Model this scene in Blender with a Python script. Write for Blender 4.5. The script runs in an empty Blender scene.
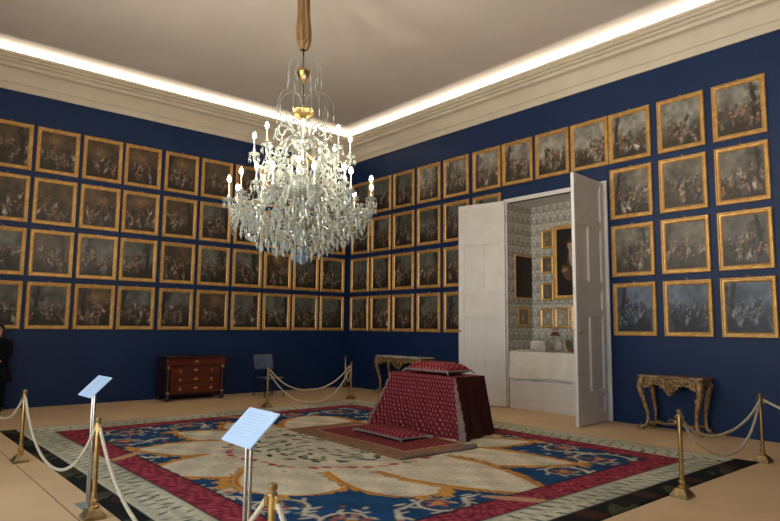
import bpy, math, random
import numpy as np
from math import sin, cos, pi, radians, sqrt, atan2
random.seed(7)
sc = bpy.context.scene
COL = sc.collection

# ------------------------------------------------------------------ helpers
def lin(c):
    out = []
    for v in c[:3]:
        v = v / 255.0
        out.append(v / 12.92 if v <= 0.04045 else ((v + 0.055) / 1.055) ** 2.4)
    return out

def linear_arr(a):
    a = np.clip(a / 255.0, 0, 1)
    return np.where(a <= 0.04045, a / 12.92, ((a + 0.055) / 1.055) ** 2.4)

def pm(name, c1, c2=None, scale=6.0, rough=0.5, metal=0.0, bump=0.0, bscale=None, trans=0.0, ior=1.45,
       attr=False, coat=0.0, emis=None, estr=0.0, spec=0.5, var=0.12, stretch=None, alpha=1.0):
    m = bpy.data.materials.new(name); m.use_nodes = True
    nt = m.node_tree; N = nt.nodes; L = nt.links
    b = N['Principled BSDF']
    tc = N.new('ShaderNodeTexCoord')
    src = tc.outputs['Object']
    if stretch:
        mp = N.new('ShaderNodeMapping'); mp.inputs['Scale'].default_value = stretch
        L.new(src, mp.inputs['Vector']); src = mp.outputs['Vector']
    nz = N.new('ShaderNodeTexNoise'); nz.inputs['Scale'].default_value = scale; nz.inputs['Detail'].default_value = 5
    L.new(src, nz.inputs['Vector'])
    if attr:
        at = N.new('ShaderNodeVertexColor'); at.layer_name = 'Col'
        mr = N.new('ShaderNodeMapRange'); mr.inputs['To Min'].default_value = 1 - var; mr.inputs['To Max'].default_value = 1 + var
        mr.inputs['From Min'].default_value = .25; mr.inputs['From Max'].default_value = .75
        L.new(nz.outputs['Fac'], mr.inputs['Value'])
        mx = N.new('ShaderNodeVectorMath'); mx.operation = 'SCALE'
        L.new(at.outputs['Color'], mx.inputs[0]); L.new(mr.outputs['Result'], mx.inputs['Scale'])
        L.new(mx.outputs['Vector'], b.inputs['Base Color'])
    else:
        if c2 is None: c2 = [min(255, v * 0.86) for v in c1]
        cr = N.new('ShaderNodeValToRGB')
        cr.color_ramp.elements[0].position = .3; cr.color_ramp.elements[1].position = .7
        cr.color_ramp.elements[0].color = lin(c1) + [1]; cr.color_ramp.elements[1].color = lin(c2) + [1]
        L.new(nz.outputs['Fac'], cr.inputs['Fac']); L.new(cr.outputs['Color'], b.inputs['Base Color'])
    b.inputs['Roughness'].default_value = rough; b.inputs['Metallic'].default_value = metal
    b.inputs['Transmission Weight'].default_value = trans; b.inputs['IOR'].default_value = ior
    b.inputs['Coat Weight'].default_value = coat; b.inputs['Coat Roughness'].default_value = .15
    b.inputs['Specular IOR Level'].default_value = spec; b.inputs['Alpha'].default_value = alpha
    if emis:
        b.inputs['Emission Color'].default_value = lin(emis) + [1]; b.inputs['Emission Strength'].default_value = estr
    if bump:
        n2 = N.new('ShaderNodeTexNoise'); n2.inputs['Scale'].default_value = bscale or scale * 8; n2.inputs['Detail'].default_value = 3
        L.new(src, n2.inputs['Vector'])
        bp = N.new('ShaderNodeBump'); bp.inputs['Strength'].default_value = bump; bp.inputs['Distance'].default_value = .01
        L.new(n2.outputs['Fac'], bp.inputs['Height']); L.new(bp.outputs['Normal'], b.inputs['Normal'])
    return m

class MB:
    def __init__(s): s.v = []; s.f = []; s.c = []
    def add(s, V, F, col=None):
        o = len(s.v); s.v += [tuple(map(float, p)) for p in V]; s.f += [tuple(i + o for i in q) for q in F]
        return s
    def box(s, x0, x1, y0, y1, z0, z1):
        V = [(x, y, z) for z in (z0, z1) for x, y in ((x0, y0), (x1, y0), (x1, y1), (x0, y1))]
        return s.add(V, [(3, 2, 1, 0), (4, 5, 6, 7), (0, 1, 5, 4), (1, 2, 6, 5), (2, 3, 7, 6), (3, 0, 4, 7)])
    def frustum(s, a0, b0, z0, a1, b1, z1, cx=0, cy=0):
        V = [(cx + sx * a, cy + sy * b, z) for (a, b, z) in ((a0, b0, z0), (a1, b1, z1)) for sx, sy in ((-1, -1), (1, -1), (1, 1), (-1, 1))]
        return s.add(V, [(3, 2, 1, 0), (4, 5, 6, 7), (0, 1, 5, 4), (1, 2, 6, 5), (2, 3, 7, 6), (3, 0, 4, 7)])
    def tube(s, pts, r, n=8, cap=True, flat=1.0):
        P = [np.array(p, float) for p in pts]; m = len(P)
        R = r if hasattr(r, '__len__') else [r] * m
        V = []; prev = None
        for i in range(m):
            t = P[min(i + 1, m - 1)] - P[max(i - 1, 0)]; t = t / (np.linalg.norm(t) + 1e-12)
            if prev is None:
                a = np.array([0, 0, 1.]) if abs(t[2]) < .9 else np.array([1., 0, 0])
                u = np.cross(t, a)
            else:
                u = prev - t * (prev @ t)
            u /= (np.linalg.norm(u) + 1e-12); w = np.cross(t, u); prev = u
            for k in range(n):
                an = 2 * pi * k / n
                V.append(P[i] + R[i] * (cos(an) * u + flat * sin(an) * w))
        F = []
        for i in range(m - 1):
            for k in range(n):
                a = i * n + k; b = i * n + (k + 1) % n
                F.append((a, b, b + n, a + n))
        if cap:
            F.append(tuple(range(n))[::-1]); F.append(tuple((m - 1) * n + k for k in range(n)))
        return s.add(V, F)
    def lathe(s, prof, n=16, c=(0, 0, 0), sx=1, sy=1, caps=True):
        V = []; F = []; m = len(prof)
        for (r, z) in prof:
            for k in range(n):
                a = 2 * pi * k / n
                V.append((c[0] + sx * r * cos(a), c[1] + sy * r * sin(a), c[2] + z))
        for i in range(m - 1):
            for k in range(n):
                a = i * n + k; b = i * n + (k + 1) % n
                F.append((a, b, b + n, a + n))
        if caps:
            F.append(tuple(range(n))[::-1]); F.append(tuple((m - 1) * n + k for k in range(n)))
        return s.add(V, F)
    def ball(s, c, rx, ry=None, rz=None, n=10, m=6):
        ry = ry or rx; rz = rz or rx
        prof = [(max(1e-4, sin(pi * i / m)), -cos(pi * i / m)) for i in range(m + 1)]
        V = []; F = []
        for (r, z) in prof:
            for k in range(n):
                a = 2 * pi * k / n; V.append((c[0] + rx * r * cos(a), c[1] + ry * r * sin(a), c[2] + rz * z))
        for i in range(m):
            for k in range(n):
                a = i * n + k; b = i * n + (k + 1) % n; F.append((a, b, b + n, a + n))
        return s.add(V, F)
    def octa(s, c, r, up, dn, rot=0.0, n=4):
        V = [(c[0], c[1], c[2] + up)] + [(c[0] + r * cos(rot + 2 * pi * k / n), c[1] + r * sin(rot + 2 * pi * k / n), c[2]) for k in range(n)] + [(c[0], c[1], c[2] - dn)]
        F = [(0, 1 + k, 1 + (k + 1) % n) for k in range(n)] + [(n + 1, 1 + (k + 1) % n, 1 + k) for k in range(n)]
        return s.add(V, F)
    def grid(s, fn, nu, nv):
        V = [fn(i / nu, j / nv) for j in range(nv + 1) for i in range(nu + 1)]
        F = [(j * (nu + 1) + i, j * (nu + 1) + i + 1, (j + 1) * (nu + 1) + i + 1, (j + 1) * (nu + 1) + i) for j in range(nv) for i in range(nu)]
        return s.add(V, F)
    def sweep(s, prof, path, closed=False):
        """prof: (out,z) pairs; path: list of (x,y,nx,ny) offsets with mitre directions"""
        V = []; F = []; m = len(prof)
        for (x, y, nx, ny) in path:
            for (d, z) in prof: V.append((x + nx * d, y + ny * d, z))
        k = len(path)
        for i in range(k if closed else k - 1):
            j = (i + 1) % k
            for q in range(m - 1):
                F.append((i * m + q, j * m + q, j * m + q + 1, i * m + q + 1))
        return s.add(V, F)
    def build(s, name, mat, parent=None, smooth=35, bevel=0.0, kind=None, label=None):
        me = bpy.data.meshes.new(name); me.from_pydata(s.v, [], s.f); me.update()
        if mat: me.materials.append(mat)
        if smooth:
            me.polygons.foreach_set('use_smooth', [True] * len(me.polygons)); me.set_sharp_from_angle(angle=radians(smooth))
        o = bpy.data.objects.new(name, me); COL.objects.link(o)
        if parent: o.parent = parent
        if bevel:
            md = o.modifiers.new('bevel', 'BEVEL'); md.width = bevel; md.segments = 2; md.limit_method = 'ANGLE'
        if kind: o['kind'] = kind
        if label: o['label'] = label
        return o

def fix_normals(o):
    import bmesh
    bm = bmesh.new(); bm.from_mesh(o.data); bmesh.ops.recalc_face_normals(bm, faces=bm.faces); bm.to_mesh(o.data); bm.free()

def tag(o, label, cat, group=None):
    o['label'] = label; o['category'] = cat
    if group: o['group'] = group
    return o

def thing(name, label, cat, loc=(0, 0, 0), rz=0.0, group=None):
    o = bpy.data.objects.new(name, None); COL.objects.link(o); o.empty_display_size = .1
    o.location = loc; o.rotation_euler = (0, 0, rz)
    return tag(o, label, cat, group)

def struct(mb, name, mat, smooth=35, bevel=0):
    return mb.build(name, mat, None, smooth, bevel, kind='structure')

class Paint:
    """small raster that is baked to a colour attribute of a grid mesh (pattern only)"""
    def __init__(s, x0, x1, y0, y1, step, base):
        s.x0, s.y0 = x0, y0
        s.nx = int(round((x1 - x0) / step)); s.ny = int(round((y1 - y0) / step))
        s.dx = (x1 - x0) / s.nx; s.dy = (y1 - y0) / s.ny
        s.a = np.zeros((s.ny + 1, s.nx + 1, 3)); s.a[:] = base
        s.X, s.Y = np.meshgrid(x0 + s.dx * np.arange(s.nx + 1), y0 + s.dy * np.arange(s.ny + 1))
    def dot(s, x, y, rx, col, ry=None, ang=0.0, op=1.0):
        ry = ry or rx; R = max(rx, ry) + s.dx
        i0 = max(0, int((x - R - s.x0) / s.dx)); i1 = min(s.nx, int((x + R - s.x0) / s.dx) + 1)
        j0 = max(0, int((y - R - s.y0) / s.dy)); j1 = min(s.ny, int((y + R - s.y0) / s.dy) + 1)
        if i1 < i0 or j1 < j0: return
        X = s.X[j0:j1 + 1, i0:i1 + 1] - x; Y = s.Y[j0:j1 + 1, i0:i1 + 1] - y
        c, q = cos(ang), sin(ang)
        d = np.sqrt(((X * c + Y * q) / rx) ** 2 + ((-X * q + Y * c) / ry) ** 2)
        w = np.clip((1.0 - d) * max(rx, ry) / s.dx + .5, 0, 1)[..., None] * op
        s.a[j0:j1 + 1, i0:i1 + 1] = s.a[j0:j1 + 1, i0:i1 + 1] * (1 - w) + np.array(col) * w
    def stroke(s, pts, r0, r1, col, op=1.0):
        P = []
        for (a, b) in zip(pts[:-1], pts[1:]):
            n = max(1, int(math.hypot(b[0] - a[0], b[1] - a[1]) / (s.dx * .8)))
            P += [(a[0] + (b[0] - a[0]) * k / n, a[1] + (b[1] - a[1]) * k / n) for k in range(n)]
        P.append(pts[-1]); m = len(P)
        for k, (x, y) in enumerate(P): s.dot(x, y, r0 + (r1 - r0) * k / max(1, m - 1), col, op=op)
    def mask(s, w, col):
        w = np.clip(w, 0, 1)[..., None]; s.a = s.a * (1 - w) + np.array(col) * w
    def colours(s):
        c = linear_arr(s.a).reshape(-1, 3)
        return np.concatenate([c, np.ones((len(c), 1))], 1).astype(np.float32)

def painted_grid(name, P, mapping, mat, parent=None, smooth=True, extra=None):
    """mapping(X,Y)->(x,y,z arrays)"""
    x, y, z = mapping(P.X, P.Y)
    V = np.stack([x, y, z], -1).reshape(-1, 3)
    nx, ny = P.nx + 1, P.ny + 1
    I = np.arange(nx * ny).reshape(ny, nx)
    F = np.stack([I[:-1, :-1], I[:-1, 1:], I[1:, 1:], I[1:, :-1]], -1).reshape(-1, 4)
    me = bpy.data.meshes.new(name)
    me.vertices.add(len(V)); me.vertices.foreach_set('co', V.astype(np.float32).ravel())
    me.loops.add(F.size); me.loops.foreach_set('vertex_index', F.astype(np.int32).ravel())
    me.polygons.add(len(F)); me.polygons.foreach_set('loop_start', np.arange(0, F.size, 4, dtype=np.int32))
    me.polygons.foreach_set('loop_total', np.full(len(F), 4, dtype=np.int32))
    me.update(calc_edges=True); me.validate()
    ca = me.color_attributes.new('Col', 'FLOAT_COLOR', 'POINT'); ca.data.foreach_set('color', P.colours().ravel())
    me.materials.append(mat)
    if smooth: me.polygons.foreach_set('use_smooth', np.ones(len(F), dtype=bool))
    o = bpy.data.objects.new(name, me); COL.objects.link(o)
    if parent: o.parent = parent
    return o

# ------------------------------------------------------------------ materials
M_wall = pm('blue_wall_paint', (17, 43, 83), (15, 39, 76), scale=1.3, rough=.52, bump=.03, bscale=60, spec=.38)
M_ceil = pm('ceiling_plaster', (222, 212, 200), (214, 203, 190), scale=.7, rough=.9, bump=.05, bscale=25)
M_corn = pm('cornice_plaster', (214, 202, 180), (206, 193, 170), scale=2, rough=.7)
M_white = pm('white_door_paint', (226, 222, 218), (216, 211, 205), scale=3, rough=.4)
M_gilt = pm('gilded_frame', (218, 176, 108), (186, 138, 76), scale=14, rough=.4, metal=.45, bump=.15, bscale=90)
M_gilt2 = pm('carved_gilt', (194, 160, 108), (100, 72, 44), scale=18, rough=.45, metal=.5, bump=.5, bscale=60)  # pale and dark noise puts highlights of the carving into the colour
M_slip = pm('frame_back_edge', (96, 60, 26), (60, 38, 18), scale=12, rough=.6)
M_canvas = pm('oil_on_canvas', None or (90, 80, 70), attr=True, scale=30, rough=.42, var=.14, bump=.05, bscale=200, coat=.05)
M_brass = pm('brass', (206, 176, 116), (168, 136, 80), scale=10, rough=.28, metal=1.0)
M_brassd = pm('aged_brass', (192, 170, 126), (140, 116, 78), scale=14, rough=.38, metal=.9)
M_rope = pm('cream_rope', (222, 208, 180), (196, 180, 150), scale=60, rough=.85, bump=.5, bscale=140)
M_carpet = pm('woven_carpet', (1, 1, 1), attr=True, scale=26, rough=.95, var=.22, bump=.35, bscale=170, spec=.1)
M_velvet = pm('red_brocade', (1, 1, 1), attr=True, scale=14, rough=.75, var=.22, bump=.2, bscale=120, spec=.25)
M_fringe = pm('faded_fringe', (150, 128, 118), (110, 84, 78), scale=40, rough=.9, bump=.4, bscale=120)
M_trim = pm('grey_braid', (150, 140, 132), (112, 102, 98), scale=50, rough=.8, bump=.3, bscale=150)
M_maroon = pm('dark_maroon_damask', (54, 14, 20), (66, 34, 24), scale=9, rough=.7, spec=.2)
M_mahog = pm('mahogany', (104, 40, 22), (66, 22, 14), scale=3, rough=.28, stretch=(1, 1, 9), coat=.3)
M_mahogd = pm('dark_mahogany', (58, 24, 16), (38, 15, 11), scale=4, rough=.35, coat=.2)
M_marble = pm('pale_marble', (212, 206, 198), (168, 160, 152), scale=5, rough=.25)
M_steel = pm('brushed_steel', (190, 186, 180), (160, 156, 150), scale=12, rough=.3, metal=1)
M_acryl = pm('frosted_base', (206, 208, 200), (186, 190, 182), scale=6, rough=.25, trans=.4)
M_sheet = pm('white_sheet', (190, 212, 240), (184, 207, 236), scale=3, rough=.35, coat=.3)
M_ink = pm('pale_ink', (186, 202, 224), scale=5, rough=.6)
M_dark = pm('dark_metal', (30, 30, 34), (22, 22, 26), scale=9, rough=.4, metal=.4)
M_plast = pm('slate_grey_plastic', (88, 100, 122), (78, 90, 112), scale=5, rough=.45)
M_crys = pm('cut_crystal', (226, 230, 222), (206, 214, 204), scale=9, rough=.07, trans=.55, ior=1.52, spec=.8)
M_crysb = pm('blue_crystal', (170, 196, 226), (140, 170, 210), scale=9, rough=.08, trans=.5, ior=1.5, spec=.8)
M_wax = pm('candle_tube', (246, 242, 226), (238, 232, 214), scale=6, rough=.4)
M_bulb = pm('lit_bulb', (255, 244, 220), scale=3, emis=(255, 240, 214), estr=215)
M_sleeve = pm('bronze_silk_sleeve', (150, 116, 74), (106, 78, 46), scale=5, rough=.55, stretch=(6, 6, .6), bump=.3, bscale=14)
M_cloth = pm('ivory_linen', (232, 226, 212), (222, 215, 200), scale=4, rough=.85, bump=.15, bscale=60)
M_black = pm('black_wool', (20, 20, 23), (14, 14, 17), scale=12, rough=.9, spec=.15)
M_skin = pm('skin', (206, 158, 132), (196, 144, 118), scale=8, rough=.5)
M_hair = pm('dark_hair', (30, 24, 20), (18, 14, 12), scale=20, rough=.5, stretch=(1, 1, .2))
M_paper = pm('damask_wallpaper', (1, 1, 1), attr=True, scale=20, rough=.6, var=.1)
M_glass = bpy.data.materials.new('window_glass'); M_glass.use_nodes = True
_n = M_glass.node_tree; _n.nodes.clear()
_o = _n.nodes.new('ShaderNodeOutputMaterial'); _m = _n.nodes.new('ShaderNodeMixShader'); _t = _n.nodes.new('ShaderNodeBsdfTransparent'); _g = _n.nodes.new('ShaderNodeBsdfGlossy')
_t.inputs['Color'].default_value = (.95, .97, .97, 1); _g.inputs['Roughness'].default_value = .02; _m.inputs['Fac'].default_value = .06
_n.links.new(_t.outputs[0], _m.inputs[1]); _n.links.new(_g.outputs[0], _m.inputs[2]); _n.links.new(_m.outputs[0], _o.inputs['Surface'])

# floor: beige covering with one seam line
M_floor = pm('beige_floor_covering', (226, 193, 150), (212, 179, 138), scale=1.1, rough=.5, bump=.04, bscale=80, spec=.35)
nt = M_floor.node_tree; b = nt.nodes['Principled BSDF']
base = b.inputs['Base Color'].links[0].from_socket
tc = nt.nodes.new('ShaderNodeTexCoord'); sp = nt.nodes.new('ShaderNodeSeparateXYZ'); nt.links.new(tc.outputs['Object'], sp.inputs[0])
fac = None
for axis, pos, per in (('Y', -9.17, 2.0), ):
    a1 = nt.nodes.new('ShaderNodeMath'); a1.operation = 'COMPARE'; a1.inputs[1].default_value = pos; a1.inputs[2].default_value = .006
    nt.links.new(sp.outputs[axis], a1.inputs[0]); fac = a1.outputs[0]
mx = nt.nodes.new('ShaderNodeMixRGB'); mx.inputs['Color2'].default_value = lin((120, 94, 66)) + [1]
nt.links.new(fac, mx.inputs['Fac']); nt.links.new(base, mx.inputs['Color1']); nt.links.new(mx.outputs['Color'], b.inputs['Base Color'])

# ------------------------------------------------------------------ room shell
XW, YW, ZC = 16.4, -12.7, 7.25
DX0, DX1, DZ = 5.82, 8.14, 4.44          # door opening in the right-hand wall (y = 0)
struct(MB().box(-.15, XW + .15, YW - .15, .15, -.1, 0), 'floor', M_floor, 0)
struct(MB().box(-.15, XW + .15, YW - .15, .15, ZC, ZC + .1), 'ceiling', M_ceil, 0)
struct(MB().box(-.15, 0, YW, .15, 0, ZC), 'wall_left', M_wall, 0)
mb = MB(); mb.box(0, DX0, 0, .1, 0, ZC); mb.box(DX1, XW, 0, .1, 0, ZC); mb.box(DX0, DX1, 0, .1, DZ, ZC)
struct(mb, 'wall_right', M_wall, 0)
struct(MB().box(XW, XW + .15, YW, .15, 0, ZC), 'wall_near', M_wall, 0)
WIN = [7.6, 10.7, 13.8]; WW, WZ0, WZ1 = .85, .25, 4.5
mb = MB(); x = 0
for w in WIN:
    mb.box(x, w - WW, YW - .15, YW, 0, ZC); mb.box(w - WW, w + WW, YW - .15, YW, 0, WZ0); mb.box(w - WW, w + WW, YW - .15, YW, WZ1, ZC); x = w + WW
mb.box(x, XW, YW - .15, YW, 0, ZC)
struct(mb, 'wall_rear', M_wall, 0)
for i, w in enumerate(WIN):
    mb = MB()
    for a, c in ((w - WW, w - WW + .07), (w - .05, w + .05), (w + WW - .07, w + WW)): mb.box(a, c, YW - .1, YW - .04, WZ0, WZ1)
    for z in (WZ0, 1.6, 3.0, WZ1 - .08): mb.box(w - WW, w + WW, YW - .095, YW - .045, z, z + .07)
    f = struct(mb, 'window_%d' % (i + 1), M_white, 0)
    MB().box(w - WW, w + WW, YW - .075, YW - .07, WZ0, WZ1).build('pane', M_glass, f, 0)
# cornice all round, with a lip that hides the light strip
prof = [(0, 6.44), (.035, 6.44), (.04, 6.53), (.055, 6.545), (.055, 6.575), (.075, 6.585)]
prof += [(.075 + .13 * (1 - cos(pi / 2 * t / 6)), 6.585 + .27 * sin(pi / 2 * t / 6)) for t in range(1, 7)]
prof += [(.25, 6.86), (.262, 6.89), (.262, 6.925), (.29, 6.935)]
prof += [(.29 + .03 * sin(pi * t / 5), 6.935 + .07 * t / 5) for t in range(1, 6)]
prof += [(.33, 7.01), (.345, 7.05), (.385, 7.07), (.39, 7.12), (.345, 7.12), (.345, 7.03), (0, 7.03)]
cp = [(0, 0, 1, -1), (XW, 0, -1, -1), (XW, YW, -1, 1), (0, YW, 1, 1)]
o = struct(MB().sweep(prof, cp, closed=True), 'trim_1', M_corn, 50); fix_normals(o)
# door casing + wall panelling of the shallow recess
mb = MB()
for x0, x1 in ((DX0 - .09, DX0), (DX1, DX1 + .09)): mb.box(x0, x1, -.03, .0, 0, DZ + .09)
mb.box(DX0, DX1, -.03, 0, DZ, DZ + .09)
struct(mb, 'trim_2', M_white, 0, .006)
mb = MB(); mb.box(DX0, DX1, .01, .06, 0, 1.2)
for z0, z1 in ((0, .12), (.2, .58)): mb.box(DX0 + .12, DX1 - .12, -.005, .01, z0, z1)
mb.box(DX0, DX1, .06, .84, 1.12, 1.2)
struct(mb, 'trim_3', M_white, 0, .006)

def spiral(cx, cy, size, a0, turns, flip, n=22):
    P = []
    for k in range(n + 1):
        t = k / n; r = size * (1 - .82 * t); a = a0 + flip * turns * 2 * pi * t
        P.append((cx + r * cos(a), cy + r * sin(a)))
    return P

# damask recess walls
def damask(P, x0, x1, y0, y1):
    g1, g2 = (136, 136, 126), (164, 161, 151)
    px, py = .36, .52
    j = 0; yy = y0 - py
    while yy < y1 + py:
        xx = x0 - px + (px / 2 if j % 2 else 0)
        while xx < x1 + px:
            for f in (1, -1):
                P.stroke(spiral(xx + f * .09, yy + .05, .085, pi / 2 + f * 1.2, .8, f), .022, .014, g1)
                P.stroke(spiral(xx + f * .1, yy - .13, .07, -pi / 2 - f * 1.0, .7, -f), .02, .012, g2)
                P.stroke([(xx, yy - .25), (xx + f * .12, yy - .2), (xx + f * .2, yy - .02), (xx + f * .17, yy + .16), (xx, yy + .27)], .016, .016, g2)
            P.dot(xx, yy + .03, .035, g1, .08); P.dot(xx, yy - .2, .03, g1, .05)
            xx += px
        yy += py / 2; j += 1
P = Paint(DX0, DX1, 1.2, DZ, .018, (208, 202, 192)); damask(P, DX0, DX1, 1.2, DZ)
o = painted_grid('wall_niche_back', P, lambda X, Y: (X, X * 0 + .84, Y), M_paper); o['kind'] = 'structure'
P = Paint(0.0, .84, 1.2, DZ, .018, (208, 202, 192)); damask(P, 0, .84, 1.2, DZ)
o = painted_grid('wall_niche_left', P, lambda X, Y: (X * 0 + DX0 + .004, X, Y), M_paper); o['kind'] = 'structure'
o = painted_grid('wall_niche_right', P, lambda X, Y: (X * 0 + DX1 - .004, .84 - X, Y), M_paper); o['kind'] = 'structure'
struct(MB().box(DX0 - .1, DX1 + .1, .1, .95, DZ, DZ + .06), 'ceiling_niche', M_white, 0)
struct(MB().box(DX0 - .1, DX1 + .1, .845, .95, 0, DZ), 'wall_niche_outer', M_white, 0)

# ------------------------------------------------------------------ double door leaves
LW, LH, LT = 1.17, 4.47, .064
def leaf(name, label, hx, hy, ang, mirror, handle_side):
    t = thing(name, label, 'door', (hx, hy, .012), ang, 'white double doors of the recess')
    t['kind'] = 'thing'
    st = .125
    rails = [(0, .17), (.47, .57), (1.90, 2.02), (2.40, 2.52), (3.55, 3.67), (LH - .12, LH)]
    mb = MB()
    for x0, x1 in ((0, st), (LW - st, LW)): mb.box(x0, x1, -LT / 2, LT / 2, 0, LH)
    for z0, z1 in rails: mb.box(st, LW - st, -LT / 2, LT / 2, z0, z1)
    for z0, z1 in ((.57, 1.90), (2.52, 3.55)): mb.box(LW / 2 - .06, LW / 2 + .06, -LT / 2, LT / 2, z0, z1)
    mb.build('door_frame', M_white, t, 0, .007)
    cells = [(st, LW - st, .17, .47), (st, LW - st, 2.02, 2.40), (st, LW - st, 3.67, LH - .12)]
    for z0, z1 in ((.57, 1.90), (2.52, 3.55)): cells += [(st, LW / 2 - .06, z0, z1), (LW / 2 + .06, LW - st, z0, z1)]
    for (x0, x1, z0, z1) in cells:
        m2 = MB(); m2.box(x0, x1, -.009, .009, z0, z1)
        for s in (-1, 1):      # raised bead round each panel, both faces
            y0, y1 = (.008, .024) if s > 0 else (-.024, -.008)
            for a in ((x0, x0 + .022, z0, z1), (x1 - .022, x1, z0, z1), (x0, x1, z0, z0 + .022), (x0, x1, z1 - .022, z1)):
                m2.box(a[0], a[1], y0, y1, a[2], a[3])
        m2.build('door_panel', M_white, t, 0, .003)
    k = MB(); k.lathe([(.004, 0), (.016, .0), (.013, .03), (.022, .045), (.022, .06), (.01, .07)], 12)
    for s in (-1, 1):
        h = k.build('handle', M_brass, t); h.location = (LW - .05, s * LT / 2, 1.6); h.rotation_euler = (-s * pi / 2, 0, 0)
    for z in (.35, 2.2, 4.1):
        MB().lathe([(.012, -.06), (.012, .06)], 8, (0, 0, z)).build('hinge', M_brassd, t)
    return t
leaf('door_leaf', 'white panelled door leaf folded back against the blue wall with paintings', DX0 - .02, -.065, radians(180 + 12), 1, 1)
leaf('door_leaf', 'white panelled door leaf standing open into the room beside the gilt console', DX1 + .0, -.06, radians(-84.5), -1, 1)

# ------------------------------------------------------------------ framed paintings
S = .96; EYE = 1.68
row_z = [EYE + S * (3.7804 + (.3896 - 3.7804) * k / 3) for k in range(4)]
FH, FW, FB = .965, .825, .082
LEFT = [('J', 1.024, .169), ('I', 1.949, 1.098), ('H', 2.872, 2.026), ('G', 3.8, 2.947), ('F', 4.751, 3.894), ('E', 5.69, 4.843), ('D', 6.651, 5.793), ('C', 7.566, 6.712), ('B', 8.489, 7.659), ('A', 9.42, 8.593)]
RIGHT = [(.167, 1.021), (1.119, 1.978), (2.075, 2.931), (3.054, 3.919), (4.044, 4.889), (5.031, 5.895), (5.947, 6.8), (6.877, 7.735), (7.783, 8.636), (8.66, 9.504), (9.666, 10.488), (10.66, 11.477)]
def frame_mesh(front):
    prof = [(0, 0), (0, .032), (.012, .045), (.026, .045), (.036, .03), (.056, .026), (.064, .034), (.07, .03), (FB, .018), (FB, .0)]
    mb = MB(); V = []; F = []; m = len(prof)
    for (sx, sz) in ((-1, -1), (1, -1), (1, 1), (-1, 1)):
        for (i, d) in prof: V.append((sx * (FW / 2 - i), -d, sz * (FH / 2 - i)))
    for k in range(4):
        j = (k + 1) % 4
        for q in range(m - 1): F.append((k * m + q, j * m + q, j * m + q + 1, k * m + q + 1))
    mb.add(V, F)
    mb.box(-FW / 2 + .01, FW / 2 - .01, -.004, 0, -FH / 2 + .01, FH / 2 - .01)
    return mb
frame_proto = frame_mesh(True).build('frame', M_gilt, None, 30); fix_normals(frame_proto)
frame_data = frame_proto.data; bpy.data.objects.remove(frame_proto)
ring_proto = MB().tube([(.016 * cos(a), -.006, .016 * sin(a) + .012) for a in np.linspace(0, 2 * pi, 13)], .005, 6).build('hanging_ring', M_brassd, None)
ring_data = ring_proto.data; bpy.data.objects.remove(ring_proto)

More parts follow.
